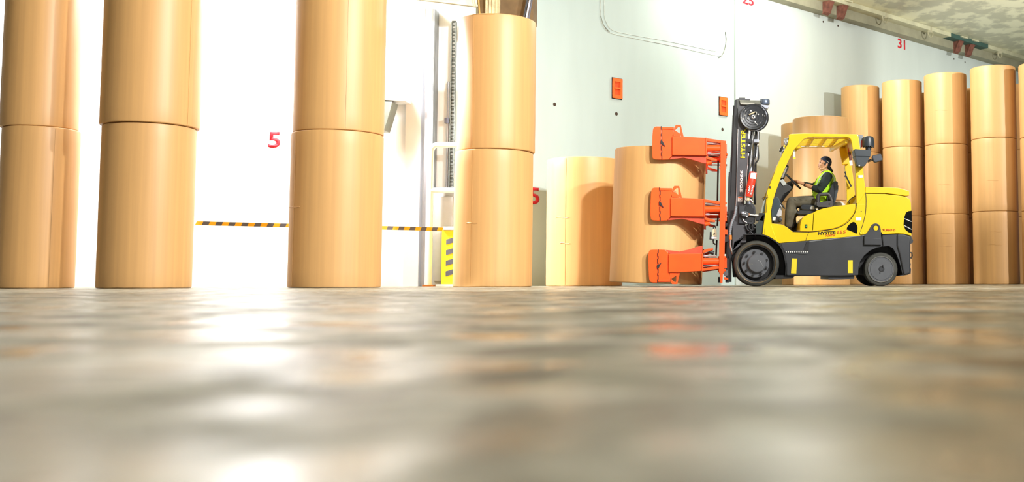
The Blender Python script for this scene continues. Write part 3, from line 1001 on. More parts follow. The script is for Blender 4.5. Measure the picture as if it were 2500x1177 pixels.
# overhead guard: near and far side frames, same outline
outer = [(1861.6, 572), (1867.7, 521), (1871.8, 468.6), (1886, 434), (1902, 393), (1915, 366), (1922.7, 352.3), (1926, 338), (1925, 330), (1929, 327), (1963, 325.5), (2000, 326), (2060, 327),
         (2092, 327.5), (2096, 331), (2101, 365), (2107, 407.7), (2112.4, 458.6), (2114.4, 480), (2112, 516), (2105, 552)]
inner = [(2086, 552), (2089, 520), (2091, 499), (2090, 434), (2085, 381), (2079, 348), (2077, 340), (2072, 335.5), (2060, 334.5), (1985, 334), (1972, 335.5), (1962, 340), (1953, 350), (1939, 364.6), (1922.7, 397),
         (1906.4, 434), (1894, 468.6), (1888, 486.5), (1883, 513), (1882, 546), (1884, 572)]
for nmf, y0 in (('guard_frame', YN + 0.01), ('guard_frame', YF - 0.13)):
    bm = bmesh.new()
    dy = Vector((0, y0 - (YN + 0.01), 0))
    # quads strip between the two outlines: build as one closed outline
    pts = [P(x, y, YN + 0.01) + dy for x, y in outer + inner]
    b_prism(bm, pts, Vector((0, 0.12, 0)))
    finish(bm, nmf, YEL, TR, 0.012)
# roof slats (lengthwise) and cross bars
def PT(px, py, dy=0.0):
    return P(px, py, YN + 0.01) + Vector((0, dy, 0))


roof = bpy.data.objects.new('roof_grille', None)
COL.objects.link(roof)
roof.parent = TR
roof.location = (0, 0, 0)
za = PT(1960, 331.5)
zb2 = PT(2078, 331.5)
for k in range(8):
    y = 0.22 + k * 0.128
    bm = bmesh.new()
    a = Vector((za.x, YN + 0.01 + y, za.z))
    b = Vector((zb2.x, YN + 0.01 + y, zb2.z))
    b_prism(bm, [a + Vector((0, -0.02, -0.022)), a + Vector((0, 0.02, -0.022)), a + Vector((0, 0.02, 0.012)), a + Vector((0, -0.02, 0.012))], b - a)
    finish(bm, 'slat', YEL, roof, 0.003)
for px in (1955, 1990, 2022, 2050, 2080):
    a = PT(px, 331)
    bm = bmesh.new()
    b_box(bm, (a.x - (0.035 if px in (1955, 2080) else 0.012), YN + 0.1, a.z - 0.02), (a.x + (0.035 if px in (1955, 2080) else 0.012), YF - 0.1, a.z + 0.03))
    finish(bm, 'cross_bar', YEL, roof, 0.004)
# diagonal stiffener at the rear of the roof
a, b = PT(2073, 338, 0.1), PT(2052, 338, 1.2)
bm = bmesh.new()
b_prism(bm, [a, a + Vector((-0.05, 0, 0)), b + Vector((-0.05, 0, 0)), b], Vector((0, 0, -0.06)))
finish(bm, 'stiffener', YEL, roof, 0.004)
# far rear pillar cross plate
slab('rear_guard_plate', [(2083, 334), (2095, 334), (2098, 358), (2088, 358)], YN + 0.12, YF - 0.12, YEL, TR, 0.006)
# labels hanging from the far rail
YFR = YF - 0.13
slab('roof_label', [(1955, 354.5), (2013, 354.5), (2013, 358.5), (1955, 358.5)], YFR - 0.01, YFR, LABEL, TR)
slab('hanging_tag', [(1936, 366), (1942, 367), (1942, 387), (1936, 387)], YN + 0.4, YN + 0.405, LABEL, TR)
slab('hanging_tag', [(1937, 383), (1942.5, 383), (1942.5, 388.5), (1936, 388)], YN + 0.395, YN + 0.4, LYEL, TR)
# wiper-like strut on the far pillar
st = bpy.data.objects.new('pillar_strut', None)
COL.objects.link(st)
st.parent = TR
tube('strut', [P(2064, 427, YF - .2), P(2077, 453, YF - .2)], 0.013, BLK, st)
for q in ((2063.5, 421), (2064, 430), (2077, 454)):
    lathe('joint', [(0.016, -0.02), (0.016, 0.02)], P(q[0], q[1], YF - .2), BLK, st, 'Y', 16)
tube('strut', [P(2063.5, 421, YF - .2), P(2066, 431, YF - .2)], 0.010, BLK, st)
# far pillar inner gusset
slab('pillar_gusset', [(2049, 362), (2072, 362), (2072, 374), (2072, 400), (2057, 402), (2052, 380)], YF - 0.2, YF - 0.13, mat('yellow_orange', (0.95, 0.55, 0.0), 0.4), TR, 0.01)
# fire extinguisher / seat-belt tube inside rear pillar
tube('striped_tube', [P(2072, 352, YN + .9), P(2074, 372, YN + .9)], 0.024, RED2, TR)
tube('striped_tube', [P(2074, 372, YN + .9), P(2077, 392, YN + .9)], 0.024, BROWN, TR)
tube('striped_tube', [P(2077, 392, YN + .9), P(2078.5, 404, YN + .9)], 0.025, LABEL, TR)
tube('wire_loop', smooth_path([P(2060, 352, YN + .8), P(2068, 344, YN + .8), P(2075, 352, YN + .8), P(2074, 360, YN + .8)]), 0.008, RED2, TR, 8)

# headlights at the front of the guard
for dy in (0.02, 1.18):
    hl = bpy.data.objects.new('headlight', None)
    COL.objects.link(hl)
    hl.parent = TR
    c = P(1921, 347, YN + .08) + Vector((0, dy, 0))
    M = Matrix.Rotation(math.radians(-112), 3, 'Y')
    bm = bmesh.new()
    b_lathe(bm, [(0.01, -0.07), (0.04, -0.065), (0.062, -0.03), (0.066, 0.01), (0.062, 0.02)], c, 'Z', 28, M)
    finish(bm, 'lamp_shell', mat('shell_chrome', (0.6, 0.62, 0.7), 0.2, metal=0.8), hl)
    bm = bmesh.new()
    b_lathe(bm, [(0.060, 0.018), (0.05, 0.035), (0.03, 0.043), (0.005, 0.045)], c, 'Z', 28, M)
    finish(bm, 'lens', LENS, hl)
    bm = bmesh.new()
    b_box(bm, c + Vector((0.01, -0.02, -0.02)), c + Vector((0.09, 0.02, 0.03)))
    finish(bm, 'bracket', BLK, hl, 0.004)
mm = bpy.data.objects.new('front_mirror', None)
COL.objects.link(mm)
mm.parent = TR
bm = bmesh.new()
b_tube(bm, [P(1904, 371, YN + .05), P(1907.5, 364, YN + .05), P(1911, 358, YN + .05)], [0.014, 0.02, 0.016], 10)
finish(bm, 'mirror_head', BLK, mm)
tube('mirror_wire', smooth_path([P(1911, 360, YN + .05), P(1914, 372, YN + .05), P(1919, 368, YN + .05), P(1917, 358, YN + .05), P(1924, 356, YN + .05)]), 0.005, BLK, mm, 6)

# air cleaner, intake cap and rear mirror on the rear pillar
ac = slab('air_cleaner', [(2085.4, 365), (2088, 363.5), (2126, 367), (2127.5, 369), (2125, 380), (2119, 393), (2112, 404), (2108, 406.5), (2097, 406), (2093, 403), (2090, 392)], YN - 0.16, YN + 0.14, PLAST, TR, 0.02, 3)
slab('cleaner_band', [(2087, 378), (2126, 379), (2125, 382), (2087.5, 381)], YN - 0.17, YN + 0.15, PLAST, ac, 0.004)
lathe('cleaner_knob', [(0.012, -0.02), (0.012, 0.0)], P(2097.5, 404.5, YN - 0.16), STEEL, ac, 'Y', 12)
c = P(2120, 358.5, YN)
icp = lathe('intake_cap', [(0.075, 0.0), (0.094, 0.005), (0.094, 0.04), (0.09, 0.11), (0.078, 0.15), (0.05, 0.165), (0.01, 0.168)], c, PLAST, TR, 'Z', 32)
lathe('intake_neck', [(0.045, -0.06), (0.045, 0.01)], c, PLAST, icp, 'Z', 24)
bm = bmesh.new()
for k in range(16):
    a = 2 * PI * k / 16
    b_box(bm, c + Vector((0.085 * math.cos(a) - 0.005, 0.085 * math.sin(a) - 0.005, -0.012)), c + Vector((0.085 * math.cos(a) + 0.005, 0.085 * math.sin(a) + 0.005, 0.006)))
fin = finish(bm, 'cap_fins', BLK, icp)
fin['kind'] = 'stuff'
tl_ = slab('tail_lamp', [(2096.5, 329), (2107, 330), (2107.5, 342), (2102, 362), (2099, 361)], YN + 0.03, YN + 0.16, mat('lamp_grey', (0.25, 0.26, 0.28), 0.3, var=0.1), TR, 0.006)
slab('tail_lens', [(2103, 343), (2107, 343), (2107, 357), (2103, 360)], YN + 0.025, YN + 0.16, RED2, tl_, 0.004)
rm = bpy.data.objects.new('rear_mirror', None)
COL.objects.link(rm)
rm.parent = TR
mp_ = [(2128.5, 383), (2131, 379.5), (2148, 375.5), (2151.5, 376.5), (2155.5, 388), (2154, 391.5), (2138, 397), (2134, 396), (2130.5, 390)]
slab('mirror_shell', mp_, YN - 0.1, YN - 0.05, BLK, rm, 0.008)
slab('mirror_glass', [(2131, 384), (2133, 381), (2148, 377.5), (2150, 378.5), (2153.3, 388), (2152, 390.2), (2138, 395), (2135, 394)], YN - 0.106, YN - 0.098, GLASSM, rm, 0.002)
tube('mirror_arm', [P(2118, 393, YN - .05), P(2130, 388, YN - .07)], 0.010, BLK, rm, 8)
tube('mirror_arm', [P(2118, 396, YN - .05), P(2131, 391, YN - .07)], 0.007, BLK, rm, 8)

# ------------------------------------------------------------------ wheels
def wheel_front(cy, sgn):
    r = bpy.data.objects.new('front_wheel', None)
    COL.objects.link(r)
    r.parent = TR
    c = P(1846.6, 643.3, YN + 0.02)
    c.y = cy
    R_ = c.z
    w = 0.24 * sgn
    lathe('tyre', [(0.30, 0.0), (R_ - 0.045, 0.0), (R_ - 0.015, 0.012 * sgn), (R_, 0.04 * sgn), (R_, w - 0.03 * sgn), (R_ - 0.02, w), (0.26, w)], c, RUB, r, 'Y', 72, closed=True)
    lathe('rim_ring', [(0.30, -0.004 * sgn), (0.306, -0.006 * sgn), (0.306, 0.03 * sgn), (0.292, 0.10 * sgn), (0.285, 0.02 * sgn)], c, mat('rim_rust', (0.18, 0.13, 0.07), 0.5, metal=.3, var=0.4, scale=10), r, 'Y', 72, closed=True)
    lathe('rim_barrel', [(0.302, 0.002 * sgn), (0.270, 0.02 * sgn), (0.262, 0.12 * sgn), (0.262, 0.18 * sgn), (0.30, 0.18 * sgn)], c, mat('barrel_dark', (0.03, 0.03, 0.028), 0.5, var=.3), r, 'Y', 64, closed=True)
    lathe('barrel_back', [(0.262, 0.12 * sgn), (0.262, 0.14 * sgn)], c, BLK, r, 'Y', 48)
    lathe('wheel_disc', [(0.215, 0.020 * sgn), (0.22, 0.03 * sgn), (0.22, 0.05 * sgn), (0.10, 0.05 * sgn), (0.10, 0.02 * sgn)], c + Vector((-0.02, -0.03 * sgn, 0)), RIM, r, 'Y', 64)
    lathe('hub_cap', [(0.02, -0.07 * sgn), (0.13, -0.068 * sgn), (0.146, -0.05 * sgn), (0.146, 0.05 * sgn)], c + Vector((0.006, 0, 0.0)), RIM, r, 'Y', 48)
    for k in range(9):
        a = 2 * PI * k / 9 + 0.3
        q = c + Vector((-0.01 + 0.178 * math.cos(a), -0.03 * sgn, 0.178 * math.sin(a)))
        lathe('wheel_nut', [(0.018, -0.02 * sgn), (0.020, 0.0), (0.020, 0.03 * sgn)], q, BLK, r, 'Y', 6)
    if sgn > 0:
        q = c + Vector((0.006, -0.071, 0))
        tube('hub_scratch', [q + Vector((0.02, 0, 0.05)), q + Vector((0.06, 0, 0.02)), q + Vector((0.10, 0, -0.06))], 0.002, STEEL, r, 6)
        tube('hub_scratch', [q + Vector((-0.13, 0, -0.01)), q + Vector((-0.06, 0, -0.01))], 0.0015, STEEL, r, 6)


def wheel_rear(cy, sgn):
    r = bpy.data.objects.new('rear_wheel', None)
    COL.objects.link(r)
    r.parent = TR
    c = P(2151, 657.5, YN + 0.06)
    c.y = cy
    R_ = c.z
    w = 0.23 * sgn
    lathe('tyre', [(0.205, 0.0), (R_ - 0.03, 0.0), (R_ - 0.01, 0.01 * sgn), (R_, 0.035 * sgn), (R_, w - 0.03 * sgn), (R_ - 0.02, w), (0.18, w)], c, RUB, r, 'Y', 72, closed=True)
    lathe('wheel_disc', [(0.04, -0.012 * sgn), (0.165, -0.012 * sgn), (0.172, -0.004 * sgn), (0.185, -0.004 * sgn), (0.19, -0.012 * sgn), (0.205, -0.012 * sgn), (0.209, 0.0), (0.209, 0.03 * sgn)], c, RIM, r, 'Y', 64)
    lathe('rim_ring', [(0.196, -0.014 * sgn), (0.200, -0.017 * sgn), (0.204, -0.014 * sgn), (0.204, 0.0)], c, STEEL, r, 'Y', 64, closed=True)
    lathe('hub_bore', [(0.044, -0.015 * sgn), (0.046, -0.012 * sgn), (0.046, 0.0)], c + Vector((0.005, 0, 0)), BLK, r, 'Y', 32)
    lathe('hub_end', [(0.028, -0.02 * sgn), (0.031, -0.014 * sgn), (0.031, 0.0)], c + Vector((0.0, 0, 0)), GREY, r, 'Y', 24)
    bm = bmesh.new()
    q = c + Vector((0.022, 0, 0.05))
    y0, y1 = sorted((q.y - 0.015 * sgn, q.y))
    b_box(bm, (q.x - 0.01, y0, q.z - 0.02), (q.x + 0.012, y1, q.z + 0.022))
    b_box(bm, (q.x - 0.05, y0, q.z - 0.12), (q.x - 0.035, y1, q.z - 0.095))
    finish(bm, 'key_slot', BLK, r)


wheel_front(YN + 0.02, 1)
wheel_front(YF - 0.02, -1)
wheel_rear(YN + 0.06, 1)
wheel_rear(YF - 0.06, -1)

# ------------------------------------------------------------------ mast
MY0, MY1 = YN + 0.16, YN + 0.28      # near rail
MAST = bpy.data.objects.new('mast', None)
COL.objects.link(MAST)
MAST.parent = TR
rail = [(1801.5, 240.5), (1832, 241.5), (1830, 300), (1827.7, 322), (1825, 399), (1821, 470), (1817, 491), (1819.5, 548), (1819, 572), (1806, 600), (1790, 612), (1787, 600), (1788, 555),
        (1796, 510), (1798.5, 468), (1799.5, 399), (1801, 322)]
railb = [(1793.5, 244), (1801, 241), (1800.5, 322), (1798.5, 399), (1797, 468), (1794, 520), (1787, 560), (1786, 689), (1775, 689), (1776, 620), (1780, 520), (1784, 468), (1787, 399), (1790, 322)]
for dy, nmr in ((0.0, 'outer_rail'), (0.98, 'outer_rail')):
    bm = bmesh.new()
    b_prism(bm, [P(x, y, MY0) + Vector((0, dy, 0)) for x, y in rail], Vector((0, 0.11, 0)))
    finish(bm, nmr, MASTG, MAST, 0.006)
    bm = bmesh.new()
    b_prism(bm, [P(x, y, MY0) + Vector((0, dy + 0.02, 0)) for x, y in railb], Vector((0, 0.10, 0)))
    finish(bm, 'inner_rail', BLK, MAST, 0.004)
    bm = bmesh.new()
    b_prism(bm, [P(x, y, MY0) + Vector((0, dy + 0.06, 0)) for x, y in [(1790, 256), (1794, 256), (1790, 468), (1784, 600), (1778, 689), (1771.5, 689), (1774, 600), (1780, 468)]], Vector((0, 0.08, 0)))
    finish(bm, 'carriage_rail', MASTG, MAST, 0.003)
tube('rail_edge', [P(1801.8, 316, MY0 - .004), P(1799.5, 399, MY0 - .004), P(1798.3, 470, MY0 - .004), P(1796.5, 505, MY0 - .004)], 0.007, STEEL, MAST, 8)
tube('rail_edge', [P(1827.4, 322, MY0 - .004), P(1825, 399, MY0 - .004), P(1819, 480, MY0 - .004)], 0.004, STEEL, MAST, 8)
# lower mast foot plate
slab('foot_plate', [(1789, 600), (1802, 595), (1815, 580), (1819, 560), (1822, 560), (1822, 592), (1793, 593), (1789, 618)], MY0 - 0.02, MY0 + 0.1, MASTG, MAST, 0.004)
slab('lower_cheek', [(1788, 549), (1819, 549), (1819, 569), (1803, 585), (1793, 591), (1788, 614)], MY0 - 0.03, MY0 + 0.02, MASTG, MAST, 0.005)
# crossheads tying the rails
slab('crosshead', [(1805, 244), (1856, 245), (1857, 256), (1853, 258), (1808, 256)], MY0 - 0.03, MY0 + 0.1, mat('head_olive', (0.17, 0.17, 0.13), 0.4, metal=.3, var=0.3), MAST, 0.006)
slab('crosshead_highlight', [(1807, 250), (1842, 251), (1842, 255.5), (1808, 255)], MY0 - 0.036, MY0 - 0.028, mat('highlight_steel', (0.45, 0.43, 0.36), 0.35, metal=.6, var=0.3), MAST, 0.002)  # paler strip modelled as the highlight along the crosshead
for py_ in (246, 420, 590):
    a = P(1812, py_, MY0)
    bm = bmesh.new()
    b_box(bm, (a.x - 0.05, MY0 + 0.05, a.z - 0.06), (a.x + 0.05, MY0 + 1.04, a.z + 0.06))
    finish(bm, 'cross_member', MASTG, MAST, 0.006)
c = P(1867, 256, MY0 + 0.02)
lathe('sheave_housing', [(0.075, 0.0), (0.08, 0.01), (0.08, 0.075), (0.072, 0.085), (0.02, 0.088)], c, mat('blue_steel', (0.16, 0.20, 0.28), 0.3, metal=.5, var=0.2), MAST, 'Z', 32)
slab('sheave_bracket', [(1857, 255), (1879, 258), (1874, 266), (1862, 262)], MY0 - 0.03, MY0 + 0.08, GALV, MAST, 0.004)
# lettering up the mast
def mast_text(name, s, x, ytop, ybot, w_px, m, flip, **kw):
    Yt = MY0 - 0.004
    top, bot = P(x + 0.042 * (460 - ytop) * 0.5, ytop, Yt), P(x - 0.042 * (ybot - 460) * 0.5, ybot, Yt)
    up = (top - bot).normalized()
    wd = w_px / (F_PX / Yt)
    side = Vector((1, 0, 0)) - up * up.x
    side.normalize()
    if flip:     # reads downwards
        o = top
        return text(name, s, o - side * wd / 2 * 1.0, -up, side, wd, m, MAST, width=(top - bot).length, **kw)
    o = bot + side * wd / 2
    return text(name, s, o, up, -side, wd, m, MAST, width=(top - bot).length, **kw)


mast_text('brand_lettering', 'HYSTER', 1811.5, 315, 386, 12, LYEL, False, bold=0.035, depth=0.004)
mast_text('fleet_number', '330025', 1809.5, 416, 470, 6.5, LWHT, True, bold=0.05, depth=0.004)
slab('warning_label', [(1801.5, 480), (1813.5, 480), (1812.5, 492), (1801, 492)], MY0 - 0.005, MY0 + 0.003, LABEL, MAST)
slab('warning_header', [(1802.3, 480.8), (1812.8, 480.8), (1812.6, 483.6), (1802.2, 483.6)], MY0 - 0.007, MY0 - 0.004, ORANGE, MAST)
tube('warning_symbol', [P(1805, 490, MY0 - .006), P(1809, 489, MY0 - .006), P(1811, 487, MY0 - .006), P(1808, 485, MY0 - .006), P(1804, 487, MY0 - .006)], 0.004, BROWN, MAST, 6)

# hose reel
RE = bpy.data.objects.new('hose_reel', None)
COL.objects.link(RE)
RE.parent = TR
rc = P(1838.5, 285, YN + 0.05)
sc_ = F_PX / (YN + 0.05)
def rr(px):
    return px / sc_


lathe('reel_disc', [(rr(2), -0.03), (rr(8), -0.03), (rr(9), -0.018), (rr(14), -0.022), (rr(15), -0.012), (rr(20), -0.016), (rr(21), -0.008), (rr(26), -0.012), (rr(27), -0.002), (rr(31), -0.008), (rr(32), 0.0), (rr(32), 0.02)],
      rc, mat('reel_black', (0.03, 0.032, 0.036), 0.35, var=0.2), RE, 'Y', 72)
lathe('reel_back', [(rr(31), 0.09), (rr(32), 0.10), (rr(31), 0.12)], rc + Vector((rr(6), 0, -rr(0.5))), PLAST, RE, 'Y', 72)
bm = bmesh.new()
pts = [rc + Vector((rr(5) + rr(32.5) * math.cos(a), 0.06, -rr(1) + rr(33) * math.sin(a))) for a in [2 * PI * k / 48 for k in range(48)]]
b_tube(bm, pts, 0.012, 8, True)
finish(bm, 'hose_loop', BLK, RE)
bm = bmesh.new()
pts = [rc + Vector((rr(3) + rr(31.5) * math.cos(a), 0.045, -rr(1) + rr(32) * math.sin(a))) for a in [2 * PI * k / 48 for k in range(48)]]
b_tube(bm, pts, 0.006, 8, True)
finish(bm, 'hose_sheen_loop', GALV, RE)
lathe('hub_nut', [(rr(1.5), -0.05), (rr(4.3), -0.048), (rr(4.8), -0.03), (rr(4.8), 0.0)], rc + Vector((rr(0.6), 0, -rr(1))), LABEL, RE, 'Y', 24)
lathe('hub_bore', [(rr(1.2), -0.054), (rr(2), -0.052), (rr(2.2), -0.04)], rc + Vector((rr(0.6), 0, -rr(1))), BLK, RE, 'Y', 16)
for (x, y) in ((1833.4, 271.5), (1851, 280), (1826, 289), (1843.6, 298.5)):
    lathe('reel_bolt', [(rr(1.7), -0.035), (rr(1.9), -0.02), (rr(1.9), 0.0)], P(x, y, YN + 0.05), LABEL, RE, 'Y', 12)
tube('reel_handle', [P(1829, 280, YN - .0), P(1843, 273.5, YN - .0)], rr(1.7), CREAM, RE, 10)
tube('reel_handle_hook', smooth_path([P(1843, 273.5, YN), P(1846.5, 274, YN), P(1846.5, 279, YN), P(1843, 283, YN)]), rr(1.6), mat('dull_steel', (0.25, 0.25, 0.22), 0.4, metal=.4), RE, 10)
for k, (x, y, a) in enumerate(((1817, 266, 50), (1821, 270, 50), (1811, 288, 95), (1815, 290, 95), (1868, 277, -80), (1862, 281, -80), (1856, 300, -35), (1848, 303, -30), (1819, 282, 90), (1867, 283, -85))):
    d_ = Vector((math.cos(math.radians(a)), 0, math.sin(math.radians(a)))) * rr(1.8)
    q = P(x, y, YN + 0.035)
    tube('reel_slot', [q - d_, q + d_], rr(0.5), LABEL, RE, 6)

# things behind the rail: lift cylinder, hoses, guards
tube('lift_cylinder', [P(1835, 330, YC - .2), P(1829, 500, YC - .2)], 0.05, GALV, MAST, 20)
tube('lift_cylinder', [P(1835, 330, YC + .25), P(1829, 500, YC + .25)], 0.05, GALV, MAST, 20)
tube('cylinder_rod', [P(1838, 262, YC - .2), P(1835, 330, YC - .2)], 0.03, BLK, MAST, 16)
tube('hydraulic_pipe', [P(1846, 318, YC - .4), P(1843, 350, YC - .4), P(1836, 430, YC - .4), P(1832, 495, YC - .4)], 0.014, BLK, MAST, 8)
tube('hydraulic_pipe', [P(1851, 318, YC - .35), P(1851, 345, YC - .35), P(1849, 380, YC - .35), P(1842, 400, YC - .35)], 0.016, STEEL, MAST, 8)
tube('hydraulic_pipe', [P(1840, 318, YC - .45), P(1836, 352, YC - .45), P(1832, 395, YC - .45), P(1828, 440, YC - .45)], 0.013, STEEL, MAST, 8)
tube('hydraulic_pipe', [P(1834, 330, YC - .5), P(1830, 380, YC - .5), P(1826, 450, YC - .5), P(1822, 500, YC - .5)], 0.012, BLK, MAST, 8)
tube('guard_handle', smooth_path([P(1850, 355, YC - .45), P(1852, 380, YC - .45), P(1850, 392, YC - .45), P(1843, 399, YC - .45)], 4), 0.012, BLK, MAST, 8)
slab('pipe_clamp', [(1840, 340), (1853, 340), (1853, 348), (1840, 348)], YC - .5, YC - .3, GALV, MAST, 0.004)
slab('pipe_clamp', [(1822, 339), (1835, 339), (1834, 349), (1822, 349)], YC - .55, YC - .4, BLK, MAST, 0.004)
slab('pipe_clamp', [(1822, 357), (1832, 356), (1832, 372), (1821, 372)], YC - .55, YC - .4, BLK, MAST, 0.004)
bm = bmesh.new()
for k in range(5):
    p = P(1841 + k * 3, 322, YC - .42)
    b_box(bm, p + Vector((-0.006, -0.02, -0.13)), p + Vector((0.006, 0.02, 0.0)))
fin = finish(bm, 'hose_bundle', BLK, MAST)
fin['kind'] = 'stuff'
tube('chain', [P(1846, 318, YC - .3), P(1843, 500, YC - .3)], 0.018, BLK, MAST, 8)

# fire extinguisher strapped behind the mast
EX = bpy.data.objects.new('fire_extinguisher', None)
COL.objects.link(EX)
EX.parent = TR
ey = YN + 0.02
a, b = P(1827, 481, ey), P(1839.5, 420, ey)
u = (b - a).normalized()
L = (b - a).length
M = u.to_track_quat('Z', 'Y').to_matrix()
bm = bmesh.new()
b_lathe(bm, [(0.05, 0.0), (0.062, 0.004), (0.0635, 0.012), (0.0635, L - 0.03), (0.058, L - 0.01), (0.045, L)], a, 'Z', 32, M)
finish(bm, 'tank', RED2, EX)
bm = bmesh.new()
b_lathe(bm, [(0.02, -0.07), (0.035, -0.05), (0.03, -0.01), (0.045, 0.0)], a, 'Z', 20, M)
finish(bm, 'valve', CREAM, EX)
tube('discharge_hose', [P(1821.5, 462, ey - .03), P(1819, 485, ey - .03), P(1822, 491, ey - .03)], 0.012, STEEL, EX, 8)
tube('lever', [P(1832, 487, ey - .02), P(1838, 494, ey - .02)], 0.016, STEEL, EX, 8)
for (x0_, y0_, x1_, y1_, nm_, mt_) in ((1833, 422, 1845.5, 435.5, 'paper_label', LABEL),):
    slab(nm_, [(x0_, y0_), (x1_ + 1.5, y0_ + .5), (x1_ - .5, y1_ + 1.5), (x0_ - 1.5, y1_)], ey - 0.067, ey - 0.06, mt_, EX)
side = Vector((1, 0, 0)) - u * u.x
side.normalize()
text('brand_lettering', 'ANKA', P(1828.5, 453, ey - .066), -u, side, 0.026, LWHT, EX, width=0.13, bold=0.05)
text('brand_lettering', 'YAMATO', P(1836, 452, ey - .066), -u, side, 0.028, LWHT, EX, width=0.16, bold=0.05)
tube('mounting_rope', [P(1841, 418, ey), P(1840, 400, ey), P(1841, 385, ey)], 0.006, BLK, EX, 6)

# tilt cylinder and bracket
TC = bpy.data.objects.new('tilt_cylinder', None)
COL.objects.link(TC)
TC.parent = TR
slab('mast_bracket', [(1804.5, 498), (1840, 497), (1844, 506), (1845.7, 520), (1843, 545), (1836, 547.5), (1804, 546)], YN + 0.1, YN + 0.16, GREY, TC, 0.01)
slab('bracket_opening', [(1819, 504), (1834, 502), (1841, 510), (1842, 530), (1836, 542), (1822, 540), (1818, 520)], YN + 0.094, YN + 0.11, BLK, TC, 0.004)
slab('clevis', [(1807.5, 521), (1809, 517), (1813, 515), (1822, 516), (1827, 519), (1829, 524), (1827, 528), (1820, 529), (1812, 528)], YN + 0.02, YN + 0.095, RIM, TC, 0.008)
lathe('clevis_pin', [(rr(1.5), -0.02), (rr(3.2), -0.018), (rr(3.4), 0.0), (rr(3.4), 0.05)], P(1813.5, 520.5, YN + .02), GALV, TC, 'Y', 20)
lathe('clevis_bolt', [(rr(1.6), -0.01), (rr(1.8), 0.0), (rr(1.8), 0.02)], P(1819.5, 521.5, YN + .02), LABEL, TC, 'Y', 12)
lathe('clevis_bolt', [(rr(1.6), -0.01), (rr(1.8), 0.0), (rr(1.8), 0.02)], P(1823.5, 528.5, YN + .02), LABEL, TC, 'Y', 12)
tube('cylinder_rod', [P(1827, 524, YN + .07), P(1853, 527.5, YN + .07)], 0.018, STEEL, TC, 16)
tube('rod_seal', [P(1827, 524, YN + .07), P(1829.5, 524.3, YN + .07)], 0.024, ORFIT, TC, 16)
slab('cylinder_mount', [(1853, 520), (1864, 520), (1866, 527), (1864, 540), (1846, 538), (1846, 530), (1853, 530)], YN + 0.03, YN + 0.15, BLK, TC, 0.005)
tube('return_pipe', smooth_path([P(1813, 533, YN + .07), P(1817, 540, YN + .07), P(1824, 543.5, YN + .07)]), 0.007, STEEL, TC, 8)
# dark cowling in front of the cab and the cables in it
fc = slab('front_cowl', [(1845, 547), (1849, 545), (1864, 520), (1868, 521), (1862, 572), (1846, 571)], YN + 0.03, YF - 0.05, mat('cowl_green_black', (0.04, 0.055, 0.05), 0.4, var=0.2), TR, 0.006)
slab('axle_mount', [(1819, 548), (1847, 547), (1847, 571), (1819, 571)], YN + 0.15, YF - 0.1, BLK, TR, 0.004)
for k, pth in enumerate((((1822, 548), (1824, 560), (1832, 566), (1838, 571)), ((1830, 546), (1828, 556), (1834, 562), (1842, 560)), ((1836, 547), (1838, 556), (1832, 566), (1826, 570)))):
    tube('hydraulic_hose', smooth_path([P(x, y, YN + .1) for x, y in pth]), 0.014, BLK, TR, 8)
for q in ((1821, 551), (1844, 549), (1843, 556), (1845, 570)):
    lathe('hose_fitting', [(rr(1.2), -0.02), (rr(1.3), 0.02)], P(q[0], q[1], YN + .09), STEEL, TR, 'Y', 8)
tube('brake_line', [P(1840, 585, YN + .3), P(1844, 578, YN + .2), P(1845, 571, YN + .12)], 0.01, STEEL, TR, 8)
# plastic windscreen edge and tie on front pillar
slab('windscreen_glass', [(1861, 520), (1870, 480), (1873, 482), (1866, 518)], YN + 0.14, YF - 0.14, mat('screen_glass', (0.45, 0.60, 0.52), 0.15, spec=0.6, trans=0.5), TR)
tube('cable_tie', smooth_path([P(1872, 483, YN - .01), P(1864, 482, YN - .01), P(1861, 485, YN - .01), P(1865, 487, YN - .01), P(1876, 481, YN - .01)]), 0.004, BLK, TR, 6)
slab('butterfly_tie', [(1877.5, 453), (1880, 455), (1883, 453.5), (1881, 457), (1883, 460), (1880, 459), (1877, 459.5), (1879, 456.5)], YN - 0.005, YN + 0.02, BLK, TR)

# ------------------------------------------------------------------ roll clamp (attachment)
CL = bpy.data.objects.new('roll_clamp', None)
COL.objects.link(CL)
CL.parent = TR


def tf(pts, dx=0.0, dy=0.0, flip=False):
    return [((x + dx), ((998 - y) if flip else (y + dy))) for x, y in pts]


CY0 = 16.27


